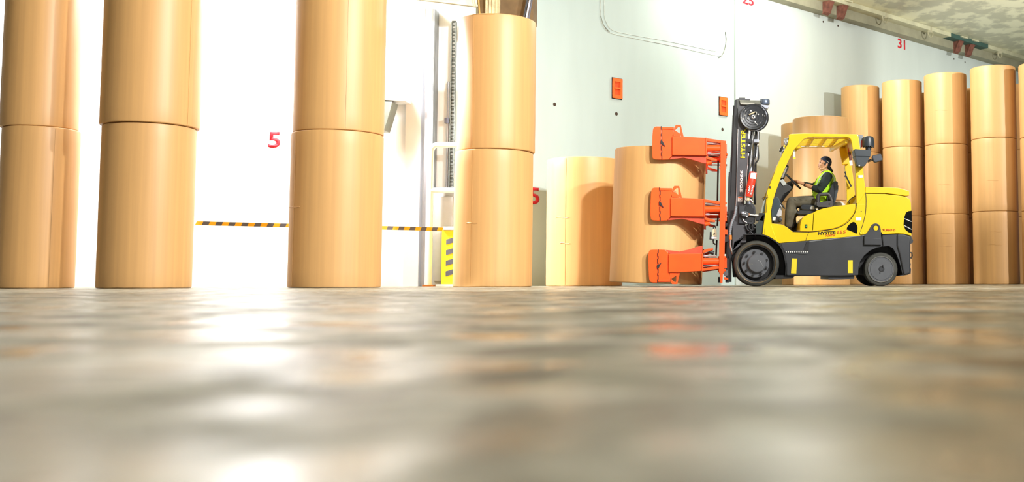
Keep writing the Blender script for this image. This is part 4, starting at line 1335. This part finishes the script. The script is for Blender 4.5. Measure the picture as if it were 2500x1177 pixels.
def clamp_arm(dx, dy, flip, far=False):
    base = bpy.data.objects.new('clamp_arm', None)
    COL.objects.link(base)
    base.parent = TR
    Y0 = CY0
    SH = Vector((0, 1.76, 0)) if far else Vector((0, 0, 0))
    sg = 1.0

    def S(name, pts, y0, y1, m, bev=0.0):
        if far:                    # mirrored to the far side of the roll
            a0, a1 = 2 * CR_Y - y1, 2 * CR_Y - y0
        else:
            a0, a1 = y0, y1
        bm = bmesh.new()
        q = [P(x, y, Y0) + Vector((0, a0 - Y0, 0)) for x, y in tf(pts, dx, dy, flip)]
        b_prism(bm, q, Vector((0, a1 - a0, 0)))
        return finish(bm, name, m, base, bev)
    S('contact_pad', smooth2([(1591.6, 361), (1592.5, 330), (1595, 312), (1602, 308)], 3) + [(1614.4, 308), (1614.4, 389)] + smooth2([(1600, 388.5), (1594, 386), (1591.8, 377), (1591.6, 361)], 3)[:-1], Y0 + 0.03, Y0 + 0.08, RED, 0.008)
    teeth = []
    y = 308.0
    k = 0
    while y < 389:
        teeth.append((1614.8 + (1.6 if k % 2 else -0.4), y))
        y2 = min(y + 8 + 3 * math.sin(k * 2.3), 389)
        teeth.append((1614.8 + (1.6 if k % 2 else -0.4), y2))
        y = y2
        k += 1
    if not far:
        tp = [P(x, y, Y0 + 0.02) for x, y in tf(teeth, dx, dy, flip)]
        tube('hinge_line', tp, 0.005, BLK, base, 6)
        S('hinge_slot', [(1613, 343), (1617, 343), (1624, 357), (1619, 354), (1616, 351), (1613, 351)], Y0 + 0.012, Y0 + 0.03, BLK)
    S('pad_plate', [(1615.0, 309), (1645, 309.5), (1645, 331), (1641, 345), (1641, 380), (1632, 388.5), (1615.0, 389)], Y0 + 0.03, Y0 + 0.09, RED, 0.008)
    S('pad_rib', [(1616, 311), (1645, 312), (1645, 316), (1616, 315)], Y0 + 0.02, Y0 + 0.04, RED, 0.002)
    # lug with its triangular opening, as a ring of four bars
    S('lug_post', [(1641, 332), (1645, 320), (1646, 309.6), (1650, 304), (1662, 304), (1669, 333), (1663, 333), (1660, 325), (1659.5, 309.5), (1655.7, 308.7), (1647.5, 317), (1661, 326), (1662, 333)], Y0 + 0.03, Y0 + 0.07, RED, 0.003)
    S('box_beam', [(1641, 333), (1669, 333), (1723.5, 336.4), (1723.5, 379.5), (1641, 378.5)], Y0 + 0.0, Y0 + 0.10, RED, 0.012)
    S('lower_brace', [(1633, 388), (1645, 378), (1723, 379), (1724, 398.5), (1712, 396), (1690, 389), (1668, 384), (1650, 386.5)], Y0 + 0.05, Y0 + 0.13, mat('clamp_red_shaded', (0.55, 0.06, 0.02), 0.5, var=0.15), 0.004)  # darker red puts the shadow of the underside into the colour
    S('top_plate', [(1724, 336.5), (1756, 341), (1773, 343), (1773, 347), (1756, 348), (1740, 345), (1724, 343)], Y0 + 0.04, Y0 + 0.18, RED, 0.003)
    S('bottom_plate', [(1724, 380), (1740, 385), (1750, 388), (1750, 392), (1737, 391), (1724, 386)], Y0 + 0.04, Y0 + 0.18, RED, 0.003)
    S('beam_flange', [(1722.5, 336), (1725.5, 336.6), (1725.5, 379.8), (1722.5, 379.6)], Y0 - 0.01, Y0 + 0.16, RED, 0.003)
    def T(name, pp, r, m):
        q = []
        for x, y in tf(pp, dx, dy, flip):
            v = P(x, y, Y0) + Vector((0, 0.09, 0))
            if far:
                v.y = 2 * CR_Y - v.y
            q.append(v)
        tube(name, q, r, m, base, 16)
    T('main_cylinder', [(1724, 360), (1764, 360)], 0.052, RED)
    T('small_rod', [(1725, 347.5), (1764, 351)], 0.011, STEEL)
    T('small_rod', [(1726, 373), (1758, 374)], 0.011, STEEL)
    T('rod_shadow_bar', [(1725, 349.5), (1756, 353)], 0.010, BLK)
    T('rod_fitting', [(1750, 349.5), (1762, 351)], 0.016, STEEL)
    T('rod_fitting', [(1728, 373), (1736, 373.4)], 0.018, GALV)
    if far:
        pass
    elif not flip:
        T('lower_cylinder', [(1725, 397), (1737, 394)], 0.035, RED)
        T('lower_rod', [(1737, 392.5), (1748, 391.5)], 0.012, STEEL)
    else:
        T('hose_block', [(1740, 384), (1752, 380)], 0.03, BLK)


clamp_arm(0, 0, False)
clamp_arm(-4, 149.5, False)
clamp_arm(-9, 0, True)
clamp_arm(0, 0, False, True)
clamp_arm(-4, 149.5, False, True)
clamp_arm(-9, 0, True, True)


def S2(name, pts, y0, y1, m, bev=0.0, parent=CL):
    return slab(name, pts, y0, y1, m, parent, bev)


for y0, y1 in ((16.30, 16.50), (17.78, 17.98)):
    bm = bmesh.new()
    q = [P(x, y, 16.30) + Vector((0, y0 - 16.30, 0)) for x, y in ((1759, 345), (1773, 344), (1772.5, 430), (1771, 520), (1769.5, 600), (1768.5, 665), (1765, 668), (1764, 691), (1758.5, 691), (1757.5, 668), (1755, 665), (1756, 600), (1757.5, 520), (1758.5, 430))]
    b_prism(bm, q, Vector((0, y1 - y0, 0)))
    finish(bm, 'pivot_post', RED, CL, 0.008)
    for (x, yy) in ((1766.5, 376), (1765, 382), (1764.5, 495), (1764, 524), (1763, 628), (1762.5, 660)):
        bm = bmesh.new()
        p = P(x, yy, 16.30)
        p.y = (y0 + y1) / 2
        b_lathe(bm, [(0.055, -0.018), (0.062, -0.014), (0.062, 0.014), (0.055, 0.018)], p, 'Z', 28)
        finish(bm, 'post_collar', RED, CL)
for (ya, yb, x) in ((392, 490, 1753.5), (528, 552, 1753), (586, 625, 1750)):
    tube('back_bar', [P(x, ya, 16.55), P(x - 2, yb, 16.55)], 0.013, BLK, CL, 8)
# carriage: cross beams and turning gear behind the posts
for (ya, yb) in ((352, 372), (505, 540), (630, 655)):
    a, b = P(1765, ya, 16.5), P(1765, yb, 16.5)
    bm = bmesh.new()
    b_box(bm, (a.x - 0.03, 16.45, b.z), (a.x + 0.06, 17.84, a.z))
    finish(bm, 'cross_beam', RED, CL, 0.006)
S2('carriage_plate', [(1779, 420), (1784, 420), (1780, 690), (1772, 690), (1775, 560)], YN + 0.15, YF - 0.15, BLK, 0.004)
tube('rotator_hub', [P(1768, 575, YC), P(1786, 575, YC)], 0.30, BLK, CL, 36)
for (x, y) in ((1776.5, 520), (1774, 549)):
    S2('roller_block', [(x - 3, y - 4), (x + 3, y - 4), (x + 3, y + 4), (x - 3, y + 4)], YN + 0.1, YN + 0.3, BLK, 0.004)
S2('clamp_lug', [(1768, 560), (1776, 561), (1776, 573), (1768, 572)], 16.45, 16.6, RED, 0.004)
S2('side_boss', [(1766, 576), (1772, 572), (1780, 573), (1782, 582), (1779, 590), (1770, 592), (1766, 586)], 16.50, 16.75, BLK, 0.01)
S2('lower_foot', [(1768, 676), (1778, 679), (1778, 683), (1768, 682)], 16.45, 17.8, RED, 0.003)
S2('foot_block', [(1767, 658), (1776, 659), (1778, 670), (1774, 675), (1767, 672)], 16.5, 16.7, RIM, 0.006)
S2('stop_block', [(1753, 676), (1759, 676), (1759, 690), (1753, 690)], 16.4, 16.6, BLK, 0.003)
# hydraulic valve block
VB = bpy.data.objects.new('valve_block', None)
COL.objects.link(VB)
VB.parent = TR
slab('manifold', [(1739, 562), (1742, 558), (1749, 557.5), (1750, 577), (1738, 578)], 16.42, 16.52, CREAM, VB, 0.004)
slab('port_plate', [(1737, 578), (1750, 578), (1750, 583.5), (1737, 583)], 16.42, 16.5, LABEL, VB, 0.003)
slab('solenoid', [(1733, 566), (1737, 566), (1738, 585), (1732, 585)], 16.43, 16.5, BLK, VB, 0.004)
lathe('port', [(rr(1.2), -0.02), (rr(1.8), -0.015), (rr(1.8), 0.02)], P(1744, 571, 16.42), BLK, VB, 'Y', 12)
tube('loop_pipe', smooth_path([P(1742, 560, 16.45), P(1742, 553, 16.45), P(1746, 552, 16.45), P(1747, 558, 16.45)]), 0.007, BLK, VB, 8)
tube('drop_pipe', [P(1741, 584, 16.45), P(1742, 594, 16.45), P(1747, 597, 16.45)], 0.012, BLK, VB, 8)
lathe('pipe_nut', [(rr(1.6), -0.02), (rr(1.6), 0.02)], P(1744, 591, 16.44), LABEL, VB, 'Y', 8)
# supply hose
bm = bmesh.new()
hp = smooth_path([P(1797, 505, YN + .08), P(1794, 525, YN + .05), P(1786, 545, YN + .02), P(1783, 562, YN + .0), P(1782.5, 576, YN + .0)], 10)
b_tube(bm, hp, [0.021 + 0.003 * math.sin(i * 2.0) for i in range(len(hp))], 12)
finish(bm, 'supply_hose', HOSE, TR, ang=1.2)
tube('brass_coupling', [P(1783, 574, YN), P(1783.5, 585, YN)], 0.024, ORFIT, TR, 12)
tube('hose_end', smooth_path([P(1783.5, 585, YN), P(1783.5, 600, YN), P(1786, 612, YN), P(1788, 619, YN + .05)]), 0.016, STEEL, TR, 12)

# ------------------------------------------------------------------ cab interior
SY = YC                       # driver's centre plane
seat = bpy.data.objects.new('operator_seat', None)
COL.objects.link(seat)
seat.parent = TR
def SS(name, pts, y0, y1, m, bev=0.01, seg=2, parent=seat):
    bm = bmesh.new()
    b_prism(bm, [P(x, y, SY - 0.25) + Vector((0, y0 - (SY - 0.25), 0)) for x, y in pts], Vector((0, y1 - y0, 0)))
    return finish(bm, name, m, parent, bev, seg)


SS('seat_cushion', [(1955, 503), (1960, 499), (1985, 500), (2020, 503), (2021, 511), (1990, 514), (1958, 512), (1954, 508)], SY - 0.24, SY + 0.24, VINYL, 0.022, 3)
SS('cushion_piping', [(1976, 508), (1982, 503), (1988, 503), (1989, 511), (1978, 511)], SY - 0.25, SY - 0.235, mat('seat_grey_insert', (0.35, 0.35, 0.33), 0.5), 0.004)
SS('seat_suspension', [(1944, 520), (1950, 514), (1956, 513), (2000, 513), (2000, 522), (1972, 524), (1950, 524)], SY - 0.22, SY + 0.22, BLK, 0.012, 3)
SS('backrest', [(2020, 503), (2021, 480), (2026, 462), (2032, 447), (2037, 442.5), (2043, 442), (2046, 445), (2045, 470), (2040, 492), (2034, 505)], SY - 0.25, SY + 0.25, VINYL, 0.03, 3)
SS('backrest_shell', [(2038, 450), (2047, 453), (2046.5, 464), (2040, 492), (2035, 494)], SY - 0.26, SY + 0.26, PLAST, 0.01)
arm_o = [(1993.5, 504), (1993, 480), (1996, 474), (2001, 472), (2012, 471.5), (2020, 470), (2026, 473), (2030, 483), (2033, 492), (2034, 502), (2030, 506), (1998, 506)]
arm_i = [(2000, 494), (2026, 488), (2022, 479), (2014, 477), (2003, 477), (1999.5, 480)]
bm = bmesh.new()
ya_ = SY - 0.33
q = [P(x, y, ya_) for x, y in smooth2([(1997, 497), (1997, 483), (2000, 475.5), (2012, 474.5), (2022, 474.5), (2027, 481), (2031, 492)], 4)]
b_tube(bm, q, 0.030, 12)
b_prism(bm, [P(x, y, ya_ - 0.03) for x, y in ((1993.5, 494), (2004, 493), (2020, 491), (2033, 490), (2034, 502), (2030, 506), (1998, 505), (1994, 502))], Vector((0, 0.06, 0)))
finish(bm, 'armrest', mat('armrest_grey', (0.045, 0.045, 0.05), 0.45), seat, ang=0.8)
lathe('armrest_bolt', [(0.01, -0.01), (0.012, 0.0)], P(2025, 498, ya_ - .03), BLK, seat, 'Y', 12)
slab('belt_buckle', [(1991, 509), (1995, 506.5), (1998, 511), (1994, 513)], SY - 0.3, SY - 0.27, LABEL, seat, 0.002)
# steering column and wheel
stc = bpy.data.objects.new('steering_column', None)
COL.objects.link(stc)
stc.parent = TR
tilt_c = P(1937, 443.5, SY)
e1 = (P(1953, 460, SY) - P(1920.5, 427.5, SY))
Rw = e1.length / 2
e1.normalize()
e2 = Vector((0, 1, 0))
nrm = e1.cross(e2).normalized()
bm = bmesh.new()
e2b = (e2 + nrm * 0.12).normalized()
pts = [tilt_c + e1 * Rw * math.cos(a) + e2b * Rw * math.sin(a) for a in [2 * PI * k / 40 for k in range(40)]]
b_tube(bm, pts, 0.017, 10, True)
finish(bm, 'steering_wheel', BLK, stc)
bm = bmesh.new()
for a in (0.5, 2.6, 4.71):
    b_tube(bm, [tilt_c, tilt_c + e1 * Rw * math.cos(a) + e2b * Rw * math.sin(a)], 0.013, 8)
finish(bm, 'wheel_spokes', BLK, stc)
tube('column', [tilt_c, P(1926, 455, SY), P(1908, 478, SY), P(1898, 500, SY), P(1893, 522, SY)], [0.03, 0.075, 0.07, 0.05, 0.04], BLK, stc, 16)
slab('dash_display', [(1903, 440), (1912, 437), (1921, 450), (1912, 454)], SY - 0.12, SY + 0.1, mat('display_grey', (0.5, 0.54, 0.52), 0.4), stc, 0.006)
slab('column_shroud', [(1898, 447), (1906, 444), (1926, 452), (1934, 457), (1930, 464), (1914, 474), (1904, 490), (1896, 500), (1890, 496), (1893, 470)], SY - 0.1, SY + 0.1, mat('dark_dash', (0.03, 0.032, 0.032), 0.5, var=.2), stc, 0.012)
slab('side_screen', [(1904, 436), (1920, 402), (1925, 404), (1926, 408), (1914, 438), (1908, 440)], SY + 0.15, SY + 0.2, BLK, stc, 0.008)
slab('screen_face', [(1907, 434), (1919, 407), (1922, 408), (1911, 436)], SY + 0.13, SY + 0.15, mat('screen_grey', (0.36, 0.33, 0.28), 0.4), stc, 0.002)
dash = bpy.data.objects.new('dashboard', None)
COL.objects.link(dash)
dash.parent = TR
slab('cowl_shell', [(1888, 486), (1895, 480), (1901, 483), (1906, 495), (1904, 506), (1897, 520), (1888, 544), (1884, 545), (1883, 512)], SY - 0.35, SY + 0.35, mat('dash_blue', (0.045, 0.07, 0.09), 0.3, var=.2), dash, 0.02, 3)
slab('white_panel', [(1900, 505), (1908, 495), (1910, 500), (1908, 528), (1894, 530), (1898, 518)], SY - 0.2, SY + 0.3, mat('panel_white', (0.6, 0.6, 0.62), 0.4), dash, 0.01)
tube('pedal_arm', [P(1902, 490, SY - .25), P(1916, 510, SY - .25)], 0.012, BLK, dash, 8)
slab('brake_box', [(1886, 535), (1896, 527), (1908, 532), (1906, 543), (1890, 544)], SY - 0.4, SY - 0.2, BLK, dash, 0.01)
lathe('brake_pivot', [(rr(2), -0.03), (rr(4.5), -0.026), (rr(5), 0.0), (rr(5), 0.05)], P(1905, 536, SY - .4), GREY, dash, 'Y', 20)
slab('brake_label', [(1887, 530), (1894, 530), (1893, 538), (1886, 538)], SY - 0.41, SY - 0.4, LABEL, dash)
slab('control_pedestal', [(1937, 565), (1930, 560), (1931, 533), (1943, 532), (1945, 545), (1951, 549), (1951, 565)], SY + 0.12, SY + 0.4, BLK, TR, 0.008)
bm = bmesh.new()
b_lathe(bm, [(0.01, 0.0), (0.05, 0.0), (0.10, -0.04), (0.13, -0.10)][::-1], P(2048, 492.5, SY + .1), 'Z', 28)
finish(bm, 'safety_helmet', WHITE, TR)
slab('rear_tray', [(2062, 500), (2072, 489), (2078, 484), (2090, 480), (2090, 500)], YF - 0.25, YF - 0.12, YEL, TR, 0.01)
tube('rear_cable', smooth_path([P(2073, 497, YF - .3), P(2073, 490, YF - .3), P(2079, 484, YF - .3), P(2090, 478, YF - .3)]), 0.008, BLK, TR, 8)


# ------------------------------------------------------------------ driver
def b_ball(bm, c, r, seg=20, M=None):
    r = Vector(r) if not isinstance(r, (int, float)) else Vector((r, r, r))
    m4 = Matrix.Translation(c)
    if M is not None:
        m4 = m4 @ M.to_4x4()
    bmesh.ops.create_uvsphere(bm, u_segments=seg, v_segments=seg // 2, radius=1.0, matrix=m4 @ Matrix.Diagonal((r.x, r.y, r.z, 1)))


def b_limb(bm, pts, rs):
    """tapered rounded limb through the joints"""
    for i in range(len(pts) - 1):
        a, b = Vector(pts[i]), Vector(pts[i + 1])
        n = 5
        b_tube(bm, [a.lerp(b, k / n) for k in range(n + 1)], [rs[i] + (rs[i + 1] - rs[i]) * k / n for k in range(n + 1)], 16)
    for p, r in zip(pts, rs):
        b_ball(bm, Vector(p), r, 16)


def flesh(bm, name, m, parent, voxel=0.005, iters=3, displace=None):
    o = finish(bm, name, m, parent, smooth=True, ang=3.0)
    md = o.modifiers.new('merge', 'REMESH')
    md.mode = 'VOXEL'
    md.voxel_size = voxel
    md.use_smooth_shade = True
    if iters:
        sm = o.modifiers.new('soften', 'SMOOTH')
        sm.factor = 0.6
        sm.iterations = iters
    return o


def D(px, py, dy=0.0):
    """point on the driver: seen at px,py in his centre plane, moved sideways by dy"""
    return P(px, py, SY) + Vector((0, dy, 0))


MAN = thing('person', 'man in backward navy cap, dark shirt and yellow-green safety vest, seated and steering the forklift', 'person', D(2002, 494))
bm = bmesh.new()
# head
b_ball(bm, D(2014.5, 397), (0.092, 0.074, 0.094), 28)
b_ball(bm, D(2008.5, 404), (0.060, 0.058, 0.078), 24)
b_ball(bm, D(2004, 392.5), (0.030, 0.050, 0.030), 20)
b_limb(bm, [D(2003.6, 413.6, -.012), D(2003.6, 413.6, .012)], [0.021, 0.021])
for s in (-1, 1):
    b_limb(bm, [D(2003.6, 413.4, s * .018), D(2010, 412.5, s * .042), D(2015, 408, s * .055)], [0.018, 0.018, 0.018])
    b_ball(bm, D(2004, 403.5, s * .033), 0.024, 16)
    b_limb(bm, [D(2001.4, 395.4, s * .012), D(2003, 394.6, s * .042)], [0.0075, 0.008])
    b_ball(bm, D(1998.6, 405.0, s * .011), 0.008, 12)
    b_ball(bm, D(2017.3, 404, s * .074), (0.016, 0.010, 0.029), 16)
    b_ball(bm, D(2018.6, 401.6, s * .080), (0.012, 0.007, 0.017), 12)
b_limb(bm, [D(2000.9, 397), D(1999.3, 401), D(1997.6, 404.2)], [0.008, 0.009, 0.0105])
b_limb(bm, [D(1999.6, 408.0, -.017), D(1998.9, 407.9, 0), D(1999.6, 408.0, .017)], [0.006, 0.0085, 0.006])
b_limb(bm, [D(2000.0, 410.3, -.014), D(1999.3, 410.2, 0), D(2000.0, 410.3, .014)], [0.006, 0.009, 0.006])
b_limb(bm, [D(2012, 411), D(2015.5, 427)], [0.052, 0.058])
# trunk under the clothes
b_limb(bm, [D(2013, 440), D(2006, 470), D(2004, 490)], [0.115, 0.105, 0.115])
b_limb(bm, [D(2016, 433, -.15), D(2016, 433, .15)], [0.055, 0.055])
# arms
NE, NW = D(1996, 467.5, -.27), D(1961, 452.5, -.185)
FE, FW = D(1988, 452, .27), D(1963, 446, .17)
b_limb(bm, [D(2017, 435, -.17), NE, NW], [0.05, 0.042, 0.026])
b_limb(bm, [D(2012, 436, .17), FE, FW], [0.05, 0.042, 0.026])
# legs
for s, kx, ax, ay in ((-1, 1931, 1922, 548), (1, 1937, 1934, 545)):
    b_limb(bm, [D(2000, 492, s * .09), D(kx, 493, s * .13), D(ax, ay, s * .12)], [0.085, 0.058, 0.042])


def hand(wrist, ang, sgn):
    g = tilt_c + e1 * Rw * math.cos(ang) + e2b * Rw * math.sin(ang)
    T = (-e1 * math.sin(ang) + e2b * math.cos(ang)).normalized()
    if T.x > 0:
        T = -T                       # towards the index finger, away from the driver
    w = (wrist - g)
    w = (w - T * w.dot(T)).normalized()
    up = w.cross(T).normalized()
    if up.z < 0:
        up = -up
    palm = g + w * 0.045 + up * 0.016
    b_limb(bm, [wrist, wrist.lerp(palm, 0.5), palm], [0.025, 0.024, 0.022])
    for k in range(4):
        o = T * (0.030 - k * 0.0195)
        ln = (0.95, 1.05, 1.0, 0.82)[k]
        b_limb(bm, [wrist.lerp(palm, 0.4) + o * 0.5, palm + o * 0.85 + up * 0.004], [0.014, 0.013])
        kn = g + o + w * 0.034 + up * 0.022
        m1 = g + o * 1.05 + w * 0.004 + up * 0.030 * ln
        m2 = g + o * 1.1 - w * 0.022 * ln + up * 0.014
        tip = g + o * 1.12 - w * 0.017 * ln - up * 0.014
        b_limb(bm, [palm + o * 0.85, kn, m1, m2, tip], [0.012, 0.0100, 0.0092, 0.0086, 0.0076])
    root_ = palm + T * 0.022 + w * 0.008
    t1 = g + T * 0.048 + w * 0.020 + up * 0.020
    t2 = g + T * 0.060 - w * 0.004 + up * 0.024
    b_limb(bm, [root_, t1, t2], [0.0135, 0.011, 0.009])
    return g


hand(NW, -1.25, -1)
hand(FW, 1.25, 1)
flesh(bm, 'body', SKIN, MAN, 0.0042, 2)

bm = bmesh.new()
for s in (-1, 1):
    b_ball(bm, D(2002.2, 397.9, s * .029), (0.009, 0.010, 0.007), 12)
finish(bm, 'eyes', HAIR, MAN)
bm = bmesh.new()
for s in (-1, 1):
    c = D(2000.6, 398.2, s * .032)
    pts = [c + Vector((0.004 * math.cos(a) * s * 0, 0.021 * math.cos(a), 0.014 * math.sin(a))) for a in [2 * PI * k / 16 for k in range(16)]]
    b_tube(bm, pts, 0.0018, 6, True)
    b_tube(bm, [D(2001, 397.4, s * .053), D(2009, 399, s * .072), D(2017, 400.5, s * .079)], 0.002, 6)
b_tube(bm, [D(2000.2, 397.6, -.012), D(2000.0, 397.4, 0), D(2000.2, 397.6, .012)], 0.002, 6)
finish(bm, 'glasses', mat('wire_glasses', (0.12, 0.10, 0.09), 0.3, metal=.5), MAN)
# hair at the sides and nape
bm = bmesh.new()
b_ball(bm, D(2017, 400.0), (0.078, 0.0785, 0.075), 32)
bmesh.ops.bisect_plane(bm, geom=bm.verts[:] + bm.edges[:] + bm.faces[:], plane_co=D(2010.0, 400), plane_no=(-1, 0, 0.25), clear_outer=True)
hn = (D(2027, 414) - D(2011, 402.3)).cross(Vector((0, 1, 0))).normalized()
if hn.z > 0:
    hn = -hn
bmesh.ops.bisect_plane(bm, geom=bm.verts[:] + bm.edges[:] + bm.faces[:], plane_co=D(2011, 402.3), plane_no=hn, clear_outer=True)
bmesh.ops.holes_fill(bm, edges=bm.edges)
finish(bm, 'hair', HAIR, MAN, ang=1.2)
# ears stay clear of the hair
# cap worn backwards
bm = bmesh.new()
b_ball(bm, D(2015.5, 396), (0.101, 0.0835, 0.099), 36)
bmesh.ops.bisect_plane(bm, geom=bm.verts[:] + bm.edges[:] + bm.faces[:], plane_co=D(2004, 389.5), plane_no=(D(2030, 406.5) - D(2004, 389.5)).cross(Vector((0, 1, 0))).normalized() * 1.0, clear_outer=False, clear_inner=True)
CAPN = (D(2030, 406.5) - D(2004, 389.5)).cross(Vector((0, 1, 0))).normalized()
zmean = sum(v.co.z for v in bm.verts) / len(bm.verts)
bmesh.ops.holes_fill(bm, edges=bm.edges)
capo = finish(bm, 'cap', NAVY, MAN, ang=1.2)
bm = bmesh.new()
cols = 9
rows = [(2026.0, 404.5), (2029.5, 409.0), (2032.5, 414.5), (2034.5, 419.5)]
grid = []
for i, (x, y) in enumerate(rows):
    hw = (0.072, 0.074, 0.068, 0.045)[i]
    row = []
    for k in range(cols):
        u_ = -1 + 2 * k / (cols - 1)
        row.append(bm.verts.new(D(x, y, hw * u_) + Vector((-0.045 * u_ * u_, 0, -0.006 * u_ * u_))))
    grid.append(row)
for i in range(len(rows) - 1):
    for k in range(cols - 1):
        bm.faces.new((grid[i][k], grid[i][k + 1], grid[i + 1][k + 1], grid[i + 1][k]))
bill = finish(bm, 'cap_bill', NAVY, capo)
sd = bill.modifiers.new('thick', 'SOLIDIFY')
sd.thickness = 0.012
tube('cap_stripe', [D(2016.5, 394, -.084), D(2020, 396.5, -.083), D(2023.5, 399, -.080)], 0.0035, LABEL, capo, 6)

# shirt
bm = bmesh.new()
for s in (-1, 1):
    b_limb(bm, [D(2016, 431, s * .05), D(2013, 441, s * .085), D(2005, 470, s * .075), D(2002, 488, s * .08)], [0.075, 0.112, 0.112, 0.120])
b_limb(bm, [D(2014.5, 421), D(2015, 431)], [0.062, 0.075])
b_limb(bm, [D(2018, 434, -.165), D(2009, 449, -.215), D(1997, 467, -.27), D(1985, 463, -.25)], [0.078, 0.074, 0.060, 0.050])
b_limb(bm, [D(2013, 435, .165), D(2002, 446, .22), FE, FW.lerp(FE, 0.12)], [0.075, 0.068, 0.055, 0.038])
for k in range(7):       # folds of the sleeve
    t = k / 6
    p = D(2012, 445, -.21).lerp(D(1994, 467, -.27), t)
    b_ball(bm, p + Vector((0.01 * math.sin(k * 2.3), -0.012, 0.012 * math.cos(k * 1.7))), (0.062, 0.06, 0.018), 12, Matrix.Rotation(0.9 + 0.3 * math.sin(k), 3, 'Y'))
flesh(bm, 'shirt', SHIRT, MAN, 0.006, 3)

# vest
bm = bmesh.new()
for s in (-1, 1):
    b_limb(bm, [D(2017, 429, s * .045), D(2013.5, 441, s * .078), D(2005, 470, s * .085), D(2001, 486, s * .09)], [0.082, 0.122, 0.125, 0.134])
b_limb(bm, [D(2020, 424, -.03), D(2020, 424, .03)], [0.055, 0.055])
vest = flesh(bm, 'safety_vest', HIVIS, MAN, 0.006, 2)
for s in (-1, 1):
    hole = smooth_path([D(2012, 423.5, s * .135), D(2003, 432, s * .205), D(1996, 443, s * .205), D(1991, 455, s * .19)], 5)
    tube('reflective_band', hole, 0.008, REFL, vest, 8)
    hole = smooth_path([D(2022, 421, s * .085), D(2028, 428, s * .165), D(2033.5, 440, s * .222), D(2030, 454, s * .222)], 5)
    tube('reflective_band', hole, 0.008, REFL, vest, 8)
    tube('vest_strap', smooth_path([D(2020, 419.5, s * .06), D(2010, 424, s * .12), D(2000, 434, s * .185), D(1993, 446, s * .185), D(1988, 458, s * .17), D(1989, 470, s * .15), D(1996, 478, s * .08)], 5), 0.022, HIVIS, vest, 10)
    tube('vest_strap', smooth_path([D(2021, 419.5, s * .06), D(2028, 427, s * .14), D(2034, 440, s * .20), D(2030, 455, s * .20), D(2018, 468, s * .15), D(2006, 474, s * .08)], 5), 0.024, HIVIS, vest, 10)

# trousers
bm = bmesh.new()
for s, kx, ax, ay in ((-1, 1932, 1924, 549), (1, 1938, 1934, 541)):
    b_limb(bm, [D(2000, 494, s * .085), D(1966, 493, s * .115), D(kx, 494.5, s * .13), D(kx - 4, 518, s * .13), D(ax, ay, s * .12)], [0.108, 0.092, 0.083, 0.085, 0.066])
    b_ball(bm, D(kx, 519, s * .13), (0.095, 0.06, 0.075), 16)
    for k in range(5):
        t = k / 4
        b_ball(bm, D(1992, 490, s * .13).lerp(D(1940, 490, s * .14), t) + Vector((0, -0.01, 0.008 * math.sin(k * 3))), (0.05, 0.075, 0.012), 12, Matrix.Rotation(-0.5 + 0.25 * k, 3, 'Y'))
b_limb(bm, [D(2004, 488, -.06), D(2004, 488, .06)], [0.115, 0.115])
flesh(bm, 'trousers', PANTS, MAN, 0.006, 3)
# boots
for s, ax, ay in ((-1, 1923, 551), (1, 1936, 547)):
    bm = bmesh.new()
    b_limb(bm, [D(ax, ay - 8, s * .12), D(ax + 1, ay + 4, s * .12)], [0.055, 0.052])
    b_limb(bm, [D(ax + 3, ay + 6, s * .12), D(ax - 12, ay + 7, s * .13), D(ax - 20, ay + 8.5, s * .13)], [0.042, 0.038, 0.034])
    flesh(bm, 'boot', BLK, MAN, 0.007, 2)
# watch
q = NW.lerp(NE, 0.07)
ax_ = (NE - NW).normalized()
bm = bmesh.new()
M = ax_.to_track_quat('Z', 'Y').to_matrix()
b_lathe(bm, [(0.027, -0.012), (0.034, -0.011), (0.034, 0.011), (0.027, 0.012)], q, 'Z', 24, M, closed=True)
finish(bm, 'watch', BLK, MAN)
